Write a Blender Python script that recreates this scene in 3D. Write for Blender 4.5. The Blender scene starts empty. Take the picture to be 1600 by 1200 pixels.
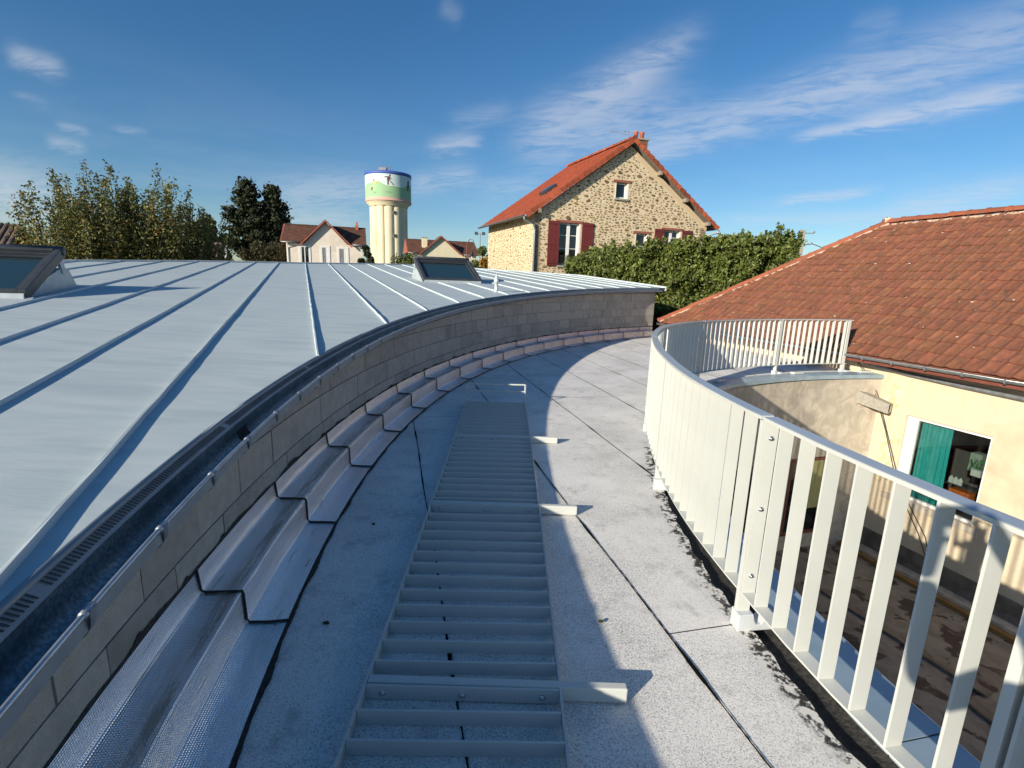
import bpy, bmesh, math, random
import mathutils.noise as NZ
from math import sin, cos, pi, radians, sqrt, atan2, hypot, floor
from mathutils import Vector, Matrix
random.seed(7)
scn = bpy.context.scene
COL = scn.collection

# ------------------------------------------------------------------ camera
cam_d = bpy.data.cameras.new('camera')
cam = bpy.data.objects.new('camera', cam_d)
COL.objects.link(cam)
scn.camera = cam
CAM = Vector((0, 0, 1.8))
pit, rol = radians(11.88), radians(1.88)
Fv = Vector((0, cos(pit), -sin(pit)))
R0 = Vector((1, 0, 0)); U0 = R0.cross(Fv)
Rv = (R0 * cos(rol) + U0 * sin(rol)).normalized(); Uv = Rv.cross(Fv)
cam.matrix_world = Matrix(((Rv.x, Uv.x, -Fv.x, CAM.x), (Rv.y, Uv.y, -Fv.y, CAM.y), (Rv.z, Uv.z, -Fv.z, CAM.z), (0, 0, 0, 1)))
cam_d.sensor_width = 36.0
cam_d.lens = 778.0 / 1600 * 36
cam_d.clip_start = 0.02
cam_d.clip_end = 6000

# ------------------------------------------------------------------ light
SUN_AZ, SUN_EL = radians(44.5), radians(18.4)      # azimuth the light travels towards, elevation of the sun
sd = Vector((sin(SUN_AZ) * cos(SUN_EL), cos(SUN_AZ) * cos(SUN_EL), -sin(SUN_EL)))
sun_d = bpy.data.lights.new('sun', 'SUN')
sun_d.energy = 5.0; sun_d.angle = radians(0.5); sun_d.color = (1.0, 0.90, 0.735)
sun = bpy.data.objects.new('sun', sun_d); COL.objects.link(sun)
sun.rotation_euler = sd.to_track_quat('-Z', 'Y').to_euler()
sun.location = (-20, -20, 30)

world = bpy.data.worlds.new('World'); scn.world = world; world.use_nodes = True
wn, wl_ = world.node_tree.nodes, world.node_tree.links
wn.clear()
w_out = wn.new('ShaderNodeOutputWorld'); w_bg = wn.new('ShaderNodeBackground')
sky = wn.new('ShaderNodeTexSky'); sky.sky_type = 'NISHITA'; sky.sun_disc = False
sky.sun_elevation = SUN_EL; sky.sun_rotation = SUN_AZ + pi
sky.air_density = 1.0; sky.dust_density = 0.35; sky.ozone_density = 2.6; sky.altitude = 100
w_bg.inputs['Strength'].default_value = 0.079
wl_.new(w_bg.outputs[0], w_out.inputs[0])

class WN:
    """tiny node-expression helper for the sky"""
    def __init__(s, nt): s.n = nt.nodes; s.l = nt.links
    def put(s, sock, v):
        if hasattr(v, 'links') or hasattr(v, 'is_linked'): s.l.new(v, sock)
        else: sock.default_value = v
    def m(s, op, a, b=0.0, c=0.0):
        n = s.n.new('ShaderNodeMath'); n.operation = op
        s.put(n.inputs[0], a); s.put(n.inputs[1], b); s.put(n.inputs[2], c)
        return n.outputs[0]
    def smooth(s, v, a, b):
        n = s.n.new('ShaderNodeMapRange'); n.interpolation_type = 'SMOOTHSTEP'
        s.put(n.inputs[0], v); n.inputs[1].default_value = a; n.inputs[2].default_value = b
        n.inputs[3].default_value = 0; n.inputs[4].default_value = 1
        return n.outputs[0]
W_ = WN(world.node_tree)
geo = wn.new('ShaderNodeTexCoord'); sepd = wn.new('ShaderNodeSeparateXYZ')
wl_.new(geo.outputs['Generated'], sepd.inputs[0])
dx, dy, dz = sepd.outputs
AZ = W_.m('MULTIPLY', W_.m('ARCTAN2', dx, dy), 180 / pi)
EL = W_.m('MULTIPLY', W_.m('ARCSINE', dz), 180 / pi)
# cloud coordinate: direction projected on a high flat layer
inv = W_.m('DIVIDE', 1.0, W_.m('ADD', W_.m('MAXIMUM', dz, 0.0), 0.12))
cu = W_.m('MULTIPLY', dx, inv); cv = W_.m('MULTIPLY', dy, inv)
def cnoise(rot, sx, sy, scale, detail, dist, off):
    r = radians(rot)
    a = W_.m('ADD', W_.m('MULTIPLY', cu, cos(r) * sx), W_.m('MULTIPLY', cv, sin(r) * sx))
    b = W_.m('ADD', W_.m('MULTIPLY', cu, -sin(r) * sy), W_.m('MULTIPLY', cv, cos(r) * sy))
    cx = wn.new('ShaderNodeCombineXYZ'); W_.put(cx.inputs[0], a); W_.put(cx.inputs[1], b); cx.inputs[2].default_value = off
    n = wn.new('ShaderNodeTexNoise'); n.inputs['Scale'].default_value = scale; n.inputs['Detail'].default_value = detail
    n.inputs['Roughness'].default_value = 0.6; n.inputs['Distortion'].default_value = dist
    wl_.new(cx.outputs[0], n.inputs['Vector'])
    return n.outputs[0]
def streak(az, el, rot, la, lb, amp, warp):
    """soft elongated patch: centre (az, el) degrees, tilt rot, half length la, half width lb"""
    r = radians(rot)
    da = W_.m('SUBTRACT', AZ, az); de = W_.m('SUBTRACT', W_.m('ADD', EL, warp), el)
    u = W_.m('ADD', W_.m('MULTIPLY', da, cos(r) / la), W_.m('MULTIPLY', de, sin(r) / la))
    v = W_.m('ADD', W_.m('MULTIPLY', da, -sin(r) / lb), W_.m('MULTIPLY', de, cos(r) / lb))
    u2 = W_.m('MULTIPLY', u, u)
    q = W_.m('ADD', W_.m('MULTIPLY', u2, u2), W_.m('MULTIPLY', v, v))
    return W_.m('MULTIPLY', W_.m('EXPONENT', W_.m('MULTIPLY', q, -1.0)), amp)
n_fine = cnoise(-20, 1.0, 2.0, 5.0, 12, 0.9, 0.3)
n_big = cnoise(20, 1.0, 1.6, 1.1, 4, 0.3, 4.0)
n_rip = cnoise(-28, 1.0, 2.6, 9.0, 6, 0.8, 9.0)
warp = W_.m('ADD', W_.m('MULTIPLY', W_.m('SUBTRACT', n_big, 0.5), 1.2), W_.m('MULTIPLY', W_.m('SUBTRACT', n_fine, 0.5), 1.3))
STREAKS = [  # az, el, tilt, half length, half width, strength
    (7.2, 17.8, 22, 7.0, 2.0, .75), (12.0, 20.6, 24, 5.5, 1.3, .65), (8.5, 15.2, 14, 8.5, 2.4, .6), (12.5, 12.8, 4, 4.5, .8, .6),
    (22, 15.9, 12, 9.5, 1.6, .95), (36, 18.2, 8, 8.5, 2.1, .9), (31.0, 14.1, 6, 3.6, .42, 1.3), (37.5, 15.0, 5, 5.6, .72, 1.6), (-6.9, 13.6, 9, 2.6, .75, .9),
    (-41.4, 15.1, -8, 1.5, .7, .8), (-40.3, 9.5, -4, 1.1, .55, .6), (-39.8, 10.9, -4, .9, .28, .45), (-36.0, 11.4, 2, 1.1, .25, .4), (-42.1, 12.4, -6, .9, .3, .4),
    (-45, 5.4, -5, 4.2, 2.0, 1.1), (-20.5, 8.2, 10, 5.5, 1.7, .62), (-8.1, 10.2, 12, 3.4, 1.0, .65), (30.3, 8.5, 4, 3.7, .42, .95), (39.7, 7.9, 9, 4.4, .95, .75),
    (31.0, 6.6, 0, 10, .55, .5), (-7.4, 24.7, -30, 1.1, .8, .25), (31.8, 21.5, 1, 1.6, .8, .25), (-22.6, 5.4, 4, 6, .9, .55), (-4.3, 16.2, 15, 3.2, 1.0, .3),
    (-1, 9.8, 4, 3.4, .8, .4), (-60, 14, 5, 10, 2, .6), (70, 15, 5, 12, 2, .6), (120, 20, 10, 25, 3, .7), (-110, 25, -8, 25, 3, .7), (170, 18, 8, 25, 4, .7)]
acc = None
for s_ in STREAKS:
    t_ = streak(*s_[:5], s_[5], warp)
    acc = t_ if acc is None else W_.m('ADD', acc, t_)
tex = W_.m('ADD', W_.m('MULTIPLY', n_fine, 1.15), W_.m('MULTIPLY', n_rip, 0.34))
cl = W_.m('MULTIPLY', acc, W_.m('ADD', 0.22, W_.m('MULTIPLY', W_.smooth(tex, 0.50, 0.92), 0.95)))
cl = W_.m('ADD', cl, W_.m('MULTIPLY', W_.m('MULTIPLY', W_.smooth(EL, 22, 3), W_.smooth(n_big, 0.40, 0.75)), 0.16))
cl = W_.m('MULTIPLY', W_.m('SUBTRACT', 1.0, W_.m('EXPONENT', W_.m('MULTIPLY', cl, -0.95))), 0.70)
hsv = wn.new('ShaderNodeHueSaturation'); hsv.inputs['Saturation'].default_value = 1.2; hsv.inputs['Value'].default_value = 1.0
stint = wn.new('ShaderNodeMix'); stint.data_type = 'RGBA'; stint.blend_type = 'MULTIPLY'; stint.inputs[0].default_value = 1; wl_.new(sky.outputs[0], stint.inputs[6]); stint.inputs[7].default_value = (.93, 1.01, 1.10, 1)
wl_.new(stint.outputs[2], hsv.inputs['Color'])
wmix = wn.new('ShaderNodeMix'); wmix.data_type = 'RGBA'
wl_.new(cl, wmix.inputs[0]); wl_.new(hsv.outputs[0], wmix.inputs[6]); wmix.inputs[7].default_value = (6.4, 6.7, 7.4, 1)
wl_.new(wmix.outputs[2], w_bg.inputs['Color'])

scn.view_settings.view_transform = 'Standard'
scn.view_settings.look = 'None'
scn.view_settings.exposure = 0.45
scn.view_settings.gamma = 1.0
scn.view_settings.use_curve_mapping = False

# ------------------------------------------------------------------ materials
MATS = {}
def mat(name, c1, c2=None, scale=6.0, detail=6, rough=0.6, metal=0.0, bump=0.0, bscale=60.0, rnd=0.0, island=False, ramp=(0.35, 0.65),
        c3=None, s3=1.5, r3=(0.5, 0.7), spec=0.5, stretch=None, rvar=0.0, uv=False, hue=0.0, dist=0.0):
    """procedural surface: two colours mixed by noise, optional third as larger stains, random tint per object or island"""
    if name in MATS: return MATS[name]
    m = bpy.data.materials.new(name); m.use_nodes = True
    nt = m.node_tree; n = nt.nodes; l = nt.links
    b = n['Principled BSDF']
    tc = n.new('ShaderNodeTexCoord'); src = tc.outputs['UV' if uv else 'Object']
    vec = src
    if rnd or island:
        oi = n.new('ShaderNodeNewGeometry') if island else n.new('ShaderNodeObjectInfo')
        rsock = oi.outputs['Random Per Island'] if island else oi.outputs['Random']
        cb = n.new('ShaderNodeCombineXYZ'); mu = n.new('ShaderNodeMath'); mu.operation = 'MULTIPLY'; mu.inputs[1].default_value = 37.0
        l.new(rsock, mu.inputs[0]); l.new(mu.outputs[0], cb.inputs[0]); l.new(mu.outputs[0], cb.inputs[1])
        ad = n.new('ShaderNodeVectorMath'); ad.operation = 'ADD'; l.new(src, ad.inputs[0]); l.new(cb.outputs[0], ad.inputs[1]); vec = ad.outputs[0]
    if stretch:
        mp = n.new('ShaderNodeMapping'); mp.inputs['Scale'].default_value = stretch; l.new(vec, mp.inputs[0]); vec = mp.outputs[0]
    def noise(sc, de, d=0.0):
        t = n.new('ShaderNodeTexNoise'); t.inputs['Scale'].default_value = sc; t.inputs['Detail'].default_value = de; t.inputs['Distortion'].default_value = d
        l.new(vec, t.inputs['Vector']); return t.outputs[0]
    def rmp(s, a, z):
        r = n.new('ShaderNodeMapRange'); r.interpolation_type = 'SMOOTHSTEP'; r.inputs[1].default_value = a; r.inputs[2].default_value = z; l.new(s, r.inputs[0]); return r.outputs[0]
    def mx(f, a, z):
        k = n.new('ShaderNodeMix'); k.data_type = 'RGBA'
        l.new(f, k.inputs[0]) if not isinstance(f, float) else setattr(k.inputs[0], 'default_value', f)
        for i, v in ((6, a), (7, z)):
            if isinstance(v, tuple): k.inputs[i].default_value = (*v, 1)
            else: l.new(v, k.inputs[i])
        return k.outputs[2]
    col = None
    if c2: col = mx(rmp(noise(scale, detail, dist), *ramp), c1, c2)
    if c3: col = mx(rmp(noise(s3, 5, 0.4), *r3), col if col else c1, c3)
    if rnd or island:
        h = n.new('ShaderNodeHueSaturation')
        if col: l.new(col, h.inputs['Color'])
        else: h.inputs['Color'].default_value = (*c1, 1)
        r = n.new('ShaderNodeMapRange'); r.inputs[3].default_value = 1 - (rnd or .3); r.inputs[4].default_value = 1 + (rnd or .3); l.new(rsock, r.inputs[0]); l.new(r.outputs[0], h.inputs['Value'])
        if hue:
            w2 = n.new('ShaderNodeMath'); w2.operation = 'FRACT'; w3 = n.new('ShaderNodeMath'); w3.operation = 'MULTIPLY'; w3.inputs[1].default_value = 7.31
            l.new(rsock, w3.inputs[0]); l.new(w3.outputs[0], w2.inputs[0])
            r2 = n.new('ShaderNodeMapRange'); r2.inputs[3].default_value = .5 - hue; r2.inputs[4].default_value = .5 + hue; l.new(w2.outputs[0], r2.inputs[0]); l.new(r2.outputs[0], h.inputs['Hue'])
        col = h.outputs[0]
    if col: l.new(col, b.inputs['Base Color'])
    else: b.inputs['Base Color'].default_value = (*c1, 1)
    b.inputs['Roughness'].default_value = rough; b.inputs['Metallic'].default_value = metal
    b.inputs['Specular IOR Level'].default_value = spec
    if rvar:
        r = n.new('ShaderNodeMapRange'); r.inputs[3].default_value = max(0, rough - rvar); r.inputs[4].default_value = min(1, rough + rvar)
        l.new(noise(scale * 1.7, 5), r.inputs[0]); l.new(r.outputs[0], b.inputs['Roughness'])
    if bump:
        bp = n.new('ShaderNodeBump'); bp.inputs['Strength'].default_value = bump; bp.inputs['Distance'].default_value = 0.02
        l.new(noise(bscale, 5), bp.inputs['Height']); l.new(bp.outputs[0], b.inputs['Normal'])
    MATS[name] = m
    return m
def nodes(m): return m.node_tree.nodes, m.node_tree.links, m.node_tree.nodes['Principled BSDF']

M_ROOF = mat('painted_zinc_sheet', (.47, .54, .55), (.52, .585, .59), 2.2, 6, rough=.55, stretch=(1, 5, 1), bump=.05, bscale=9, c3=(.41, .48, .50), s3=.9, r3=(.45, .75), rvar=.10)
M_SEAM = mat('painted_zinc_seam', (.48, .55, .57), (.53, .60, .61), 5, rough=.5)
M_COMB = mat('grey_metal_strip', (.22, .255, .28), (.27, .305, .33), 8, rough=.5, metal=.2)
M_DARK = mat('black_void', (.012, .012, .013), rough=.9)
M_GALV = mat('galvanised_gutter', (.14, .19, .22), (.27, .34, .37), 70, 9, rough=.42, metal=.7, c3=(.09, .13, .15), s3=3.5, r3=(.45, .8), bump=.06, bscale=90, rvar=.12)
M_BEAD = mat('gutter_bead_zinc', (.42, .45, .47), (.52, .55, .57), 12, rough=.35, metal=.7)
M_BLOCK = mat('concrete_block', (.40, .37, .31), (.46, .43, .365), 14, 8, rough=.95, bump=.55, bscale=120, rnd=.12, c3=(.32, .295, .245), s3=2.5, r3=(.5, .8))
M_MORTAR = mat('grey_mortar', (.31, .285, .24), (.37, .345, .295), 20, 6, rough=.95, bump=.5, bscale=90)
M_BIT = mat('black_bitumen', (.010, .010, .010), (.03, .028, .026), 40, 6, rough=.75, bump=.5, bscale=60)
M_POWD = mat('cream_white_powder_coat', (.55, .565, .53), (.58, .595, .56), 3, rough=.38)
M_PGREY = mat('light_grey_powder_coat', (.52, .55, .57), (.57, .60, .62), 3, rough=.4)
M_STEEL = mat('stainless_bolt', (.6, .6, .6), rough=.25, metal=1)
M_COPE = mat('blue_grey_zinc_coping', (.26, .36, .44), (.32, .42, .50), 5, rough=.35, metal=.15, rvar=.1)
M_REND = mat('rough_cement_render', (.44, .39, .31), (.56, .50, .41), 3.2, 9, rough=.95, bump=.5, bscale=12, c3=(.36, .32, .27), s3=1.6, r3=(.52, .68), dist=1.2)
M_CREAM = mat('cream_house_render', (.63, .53, .385), (.67, .57, .42), 5, 8, rough=.92, bump=.25, bscale=160, c3=(.50, .40, .27), s3=1.1, r3=(.52, .82))
M_CREAMP = mat('bare_cream_patch', (.60, .50, .30), (.72, .66, .48), 9, 9, rough=.95, bump=.7, bscale=25, ramp=(.4, .6))
M_TILE = mat('weathered_clay_tile', (.195, .072, .038), (.26, .098, .050), 9, 8, rough=.85, bump=.3, bscale=70, rnd=.13, c3=(.13, .062, .040), s3=6, r3=(.46, .70), ramp=(.3, .7), hue=.006, stretch=(2.2, .7, 1))
M_TILE2 = mat('orange_clay_ridge_tile', (.30, .085, .04), (.24, .075, .04), 8, 6, rough=.85, bump=.3, bscale=50, rnd=.2)
M_LIME = mat('white_lime_mortar', (.50, .38, .28), (.62, .52, .42), 14, 6, rough=.95, bump=.6, bscale=40, c3=(.24, .11, .07), s3=7, r3=(.46, .56))
M_FASC = mat('oxblood_fascia', (.16, .045, .03), (.20, .06, .04), 12, rough=.6)
M_PVC = mat('white_window_frame', (.74, .74, .72), (.78, .78, .76), 4, rough=.35)
M_PIPE = mat('zinc_downpipe', (.22, .24, .26), (.30, .32, .34), 10, rough=.45, metal=.5)
M_CABLE = mat('black_cable', (.02, .02, .022), rough=.5)
M_TEAL = mat('teal_curtain', (.02, .36, .34), (.03, .42, .40), 9, rough=.8)
M_REDT = mat('bright_red_tile', (.30, .060, .022), (.35, .075, .027), 2.5, 7, rough=.8, island=True, rnd=.10, c3=(.30, .05, .022), s3=.8, r3=(.5, .8))
M_VERGE = mat('orange_verge_tile', (.36, .085, .035), (.31, .07, .03), 3, rough=.75, rnd=.34)
M_STONE = mat('rubble_stone', (.27, .185, .095), (.16, .11, .06), 6, 6, rough=.92, island=True, rnd=.42, hue=.02, bump=.3, bscale=30)
M_JOINT = mat('cream_lime_joint', (.60, .49, .32), (.66, .55, .38), 3.5, 8, rough=.95, bump=.8, bscale=7, c3=(.50, .40, .26), s3=5, r3=(.5, .7))
M_SHUT = mat('oxblood_shutter', (.13, .022, .022), (.15, .028, .026), 6, rough=.5)
M_LINT = mat('brick_red_lintel', (.30, .105, .07), (.24, .085, .06), 8, rough=.8)
M_BRICK = mat('brown_brick', (.22, .11, .07), (.30, .16, .10), 8, rough=.9, rnd=.2)
M_POT = mat('terracotta_pot', (.48, .12, .06), (.42, .10, .05), 5, rough=.8)
M_IRON = mat('dark_iron', (.05, .045, .045), rough=.5, metal=.4)
M_WOODL = mat('weathered_rafter', (.30, .25, .20), (.22, .18, .14), 8, rough=.9)
M_HOUSEW = mat('off_white_render', (.70, .62, .53), (.76, .69, .60), 1.4, 8, rough=.95, c3=(.62, .55, .47), s3=.8, r3=(.5, .75))
M_HOUSEY = mat('pale_yellow_render', (.66, .60, .42), (.70, .64, .46), 1.4, 8, rough=.95)
M_BTILE = mat('brown_plain_tile', (.125, .052, .034), (.17, .07, .042), 1.6, 8, rough=.9, c3=(.085, .045, .033), s3=.9, r3=(.45, .7), island=True, rnd=.10)
M_VRED = mat('red_gable_verge', (.36, .11, .07), (.30, .09, .06), 3, rough=.85)
M_TOWER = mat('cream_tower_concrete', (.68, .61, .43), (.72, .66, .48), .25, 6, rough=.9, c3=(.62, .54, .34), s3=.15, r3=(.5, .8))
M_GREY = mat('mid_grey_paint', (.20, .20, .21), (.25, .25, .26), 3, rough=.5)
M_FRAME = mat('anthracite_window_frame', (.040, .045, .052), (.052, .058, .066), 5, rough=.45)
M_CURB = mat('pale_zinc_kerb', (.40, .45, .47), (.48, .53, .55), 6, rough=.45, metal=.2)
M_ASPH = mat('concrete_yard', (.27, .235, .195), (.19, .16, .13), 3.2, 10, rough=.95, bump=.5, bscale=30, c3=(.07, .05, .04), s3=2.6, r3=(.54, .60), dist=.5)
M_GRASS = mat('rough_grass_ground', (.06, .075, .03), (.10, .10, .05), .4, 9, rough=1.0, bump=.5, bscale=3)
M_WOODY = mat('ochre_board', (.30, .17, .05), (.22, .12, .04), 5, rough=.8, stretch=(8, 1, 8))
M_BARK = mat('grey_bark', (.10, .08, .06), (.16, .13, .10), 6, rough=.95, bump=.5, bscale=20)
M_SKIN = mat('skin', (.55, .34, .26), rough=.55)
M_JACKET = mat('dark_blue_jacket', (.03, .04, .07), (.04, .05, .085), 6, rough=.85)
M_JEANS = mat('grey_work_trousers', (.07, .075, .08), (.09, .095, .1), 8, rough=.9)
M_PHONE = mat('black_phone', (.02, .02, .02), rough=.3)
M_GREENW = mat('lime_curtain', (.40, .38, .17), (.34, .33, .14), 4, rough=.8)

def leaf_mat(name, c1, c2, rough=.5, rnd=.45, hue=.025, trans=.25):
    m = mat(name, c1, c2, 1.2, 4, rough=rough, island=True, rnd=rnd, hue=hue, spec=.4)
    n, l, b = nodes(m)
    tb = n.new('ShaderNodeBsdfTranslucent'); ms = n.new('ShaderNodeMixShader'); ms.inputs[0].default_value = trans
    s = b.inputs['Base Color'].links[0].from_socket
    l.new(s, tb.inputs['Color']); out = n['Material Output']
    l.new(b.outputs[0], ms.inputs[1]); l.new(tb.outputs[0], ms.inputs[2]); l.new(ms.outputs[0], out.inputs[0])
    return m
L_HEDGE = leaf_mat('laurel_leaf', (.09, .125, .026), (.175, .205, .05), rough=.45, rnd=.6)
L_OLIVE = leaf_mat('autumn_olive_leaf', (.19, .185, .055), (.11, .125, .038), rough=.6, rnd=.55, hue=.03)
L_GOLD = leaf_mat('autumn_gold_leaf', (.42, .24, .04), (.32, .20, .04), rough=.6, rnd=.5, hue=.03)
L_CON = leaf_mat('conifer_needle_spray', (.022, .034, .014), (.042, .050, .02), rough=.7, rnd=.6, trans=.1)
L_BROWN = leaf_mat('brown_twig_leaf', (.075, .058, .028), (.05, .055, .022), rough=.7, rnd=.5)
L_LIME2 = leaf_mat('yellow_green_leaf', (.13, .15, .035), (.09, .12, .03), rough=.6, rnd=.5)

# mineral felt: pale granules over dark felt, stains
def felt_mat():
    m = bpy.data.materials.new('mineral_roofing_felt'); m.use_nodes = True
    n, l, b = nodes(m); MATS[m.name] = m
    tc = n.new('ShaderNodeTexCoord')
    def noise(sc, de, ro=.5):
        t = n.new('ShaderNodeTexNoise'); t.inputs['Scale'].default_value = sc; t.inputs['Detail'].default_value = de; t.inputs['Roughness'].default_value = ro
        l.new(tc.outputs['Object'], t.inputs['Vector']); return t.outputs[0]
    g = noise(170, 3, .75); g2 = noise(90, 2); big = noise(1.3, 7, .6); mid = noise(5, 6, .7)
    ad = n.new('ShaderNodeMath'); ad.operation = 'MULTIPLY_ADD'; l.new(big, ad.inputs[0]); ad.inputs[1].default_value = .34; l.new(g, ad.inputs[2])
    ad2 = n.new('ShaderNodeMath'); ad2.operation = 'MULTIPLY_ADD'; l.new(g2, ad2.inputs[0]); ad2.inputs[1].default_value = .25; l.new(ad.outputs[0], ad2.inputs[2])
    cr = n.new('ShaderNodeValToRGB'); l.new(ad2.outputs[0], cr.inputs[0])
    e = cr.color_ramp.elements; e[0].position = .545; e[0].color = (.06, .06, .058, 1); e[1].position = .83; e[1].color = (.90, .87, .82, 1)
    k = e.new(.675); k.color = (.48, .475, .44, 1)
    mx = n.new('ShaderNodeMix'); mx.data_type = 'RGBA'; r = n.new('ShaderNodeMapRange'); r.interpolation_type = 'SMOOTHSTEP'
    r.inputs[1].default_value = .50; r.inputs[2].default_value = .78; r.inputs[4].default_value = .6; l.new(mid, r.inputs[0]); l.new(r.outputs[0], mx.inputs[0])
    l.new(cr.outputs[0], mx.inputs[6]); mx.inputs[7].default_value = (.30, .295, .28, 1)
    # dark bare felt near the edge painted by a vertex attribute
    at = n.new('ShaderNodeAttribute'); at.attribute_name = 'bare'
    an = n.new('ShaderNodeMath'); an.operation = 'ADD'; l.new(at.outputs['Fac'], an.inputs[0]); n3 = noise(9, 8, .7); l.new(n3, an.inputs[1])
    r2 = n.new('ShaderNodeMapRange'); r2.interpolation_type = 'SMOOTHSTEP'; r2.inputs[1].default_value = 1.02; r2.inputs[2].default_value = 1.16; l.new(an.outputs[0], r2.inputs[0])
    m2 = n.new('ShaderNodeMix'); m2.data_type = 'RGBA'; l.new(r2.outputs[0], m2.inputs[0]); l.new(mx.outputs[2], m2.inputs[6]); m2.inputs[7].default_value = (.035, .032, .03, 1)
    r4 = n.new('ShaderNodeMapRange'); r4.interpolation_type = 'SMOOTHSTEP'; r4.inputs[1].default_value = .40; r4.inputs[2].default_value = .56; l.new(at.outputs['Fac'], r4.inputs[0])
    n4 = noise(16, 8, .75); r5 = n.new('ShaderNodeMapRange'); r5.interpolation_type = 'SMOOTHSTEP'; r5.inputs[1].default_value = .47; r5.inputs[2].default_value = .53; l.new(n4, r5.inputs[0])
    mm = n.new('ShaderNodeMath'); mm.operation = 'MULTIPLY'; l.new(r4.outputs[0], mm.inputs[0]); l.new(r5.outputs[0], mm.inputs[1])
    m3 = n.new('ShaderNodeMix'); m3.data_type = 'RGBA'; l.new(mm.outputs[0], m3.inputs[0]); l.new(m2.outputs[2], m3.inputs[6]); m3.inputs[7].default_value = (.80, .76, .68, 1)
    l.new(m3.outputs[2], b.inputs['Base Color']); b.inputs['Roughness'].default_value = .9
    bp = n.new('ShaderNodeBump'); bp.inputs['Strength'].default_value = .6; bp.inputs['Distance'].default_value = .004
    l.new(g, bp.inputs['Height']); l.new(bp.outputs[0], b.inputs['Normal'])
    return m
M_FELT = felt_mat()

def foil_mat():
    m = bpy.data.materials.new('embossed_aluminium_foil'); m.use_nodes = True; n, l, b = nodes(m)
    tc = n.new('ShaderNodeTexCoord'); sp = n.new('ShaderNodeSeparateXYZ'); l.new(tc.outputs['UV'], sp.inputs[0])
    def sw(sock, per):
        a = n.new('ShaderNodeMath'); a.operation = 'MULTIPLY'; a.inputs[1].default_value = 2 * pi / per; l.new(sock, a.inputs[0])
        s = n.new('ShaderNodeMath'); s.operation = 'SINE'; l.new(a.outputs[0], s.inputs[0]); return s.outputs[0]
    u = sw(sp.outputs[0], .010); v = sw(sp.outputs[1], .010)
    mxx = n.new('ShaderNodeMath'); mxx.operation = 'MAXIMUM'; l.new(u, mxx.inputs[0]); l.new(v, mxx.inputs[1])
    t = n.new('ShaderNodeTexNoise'); t.inputs['Scale'].default_value = 7; t.inputs['Detail'].default_value = 7; t.inputs['Distortion'].default_value = .6
    mp = n.new('ShaderNodeMapping'); mp.inputs['Scale'].default_value = (1.2, 9, 1); l.new(tc.outputs['UV'], mp.inputs[0]); l.new(mp.outputs[0], t.inputs['Vector'])
    s1 = n.new('ShaderNodeMath'); s1.operation = 'MULTIPLY'; s1.inputs[1].default_value = .0017; l.new(mxx.outputs[0], s1.inputs[0])
    s2 = n.new('ShaderNodeMath'); s2.operation = 'MULTIPLY_ADD'; s2.inputs[1].default_value = .0028; l.new(t.outputs[0], s2.inputs[0]); l.new(s1.outputs[0], s2.inputs[2])
    bp = n.new('ShaderNodeBump'); bp.inputs['Strength'].default_value = .8; bp.inputs['Distance'].default_value = 1.0; l.new(s2.outputs[0], bp.inputs['Height']); l.new(bp.outputs[0], b.inputs['Normal'])
    t2 = n.new('ShaderNodeTexNoise'); t2.inputs['Scale'].default_value = 3.0; t2.inputs['Detail'].default_value = 9; l.new(mp.outputs[0], t2.inputs['Vector'])
    r = n.new('ShaderNodeMapRange'); r.interpolation_type = 'SMOOTHSTEP'; r.inputs[1].default_value = .56; r.inputs[2].default_value = .80; l.new(t2.outputs[0], r.inputs[0])
    wa = n.new('ShaderNodeMapRange'); wa.interpolation_type = 'SMOOTHSTEP'; wa.inputs[1].default_value = .17; wa.inputs[2].default_value = .27; l.new(sp.outputs[1], wa.inputs[0])
    wb = n.new('ShaderNodeMapRange'); wb.inputs[1].default_value = .286; wb.inputs[2].default_value = .294; wb.inputs[3].default_value = 1; wb.inputs[4].default_value = 0; l.new(sp.outputs[1], wb.inputs[0])
    wm = n.new('ShaderNodeMath'); wm.operation = 'MULTIPLY'; l.new(wa.outputs[0], wm.inputs[0]); l.new(wb.outputs[0], wm.inputs[1])
    wn_ = n.new('ShaderNodeMapRange'); wn_.inputs[1].default_value = .35; wn_.inputs[2].default_value = .6; l.new(t2.outputs[0], wn_.inputs[0])
    wx = n.new('ShaderNodeMath'); wx.operation = 'MULTIPLY'; l.new(wm.outputs[0], wx.inputs[0]); l.new(wn_.outputs[0], wx.inputs[1])
    rm_ = n.new('ShaderNodeMath'); rm_.operation = 'MAXIMUM'; l.new(r.outputs[0], rm_.inputs[0]); l.new(wx.outputs[0], rm_.inputs[1]); r = rm_
    mx = n.new('ShaderNodeMix'); mx.data_type = 'RGBA'; l.new(r.outputs[0], mx.inputs[0]); mx.inputs[6].default_value = (.95, .95, .95, 1); mx.inputs[7].default_value = (.50, .47, .44, 1)
    l.new(mx.outputs[2], b.inputs['Base Color'])
    rr = n.new('ShaderNodeMapRange'); rr.inputs[3].default_value = .15; rr.inputs[4].default_value = .38; l.new(r.outputs[0], rr.inputs[0]); l.new(rr.outputs[0], b.inputs['Roughness'])
    b.inputs['Metallic'].default_value = 1.0
    return m
M_FOIL = foil_mat()

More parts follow.
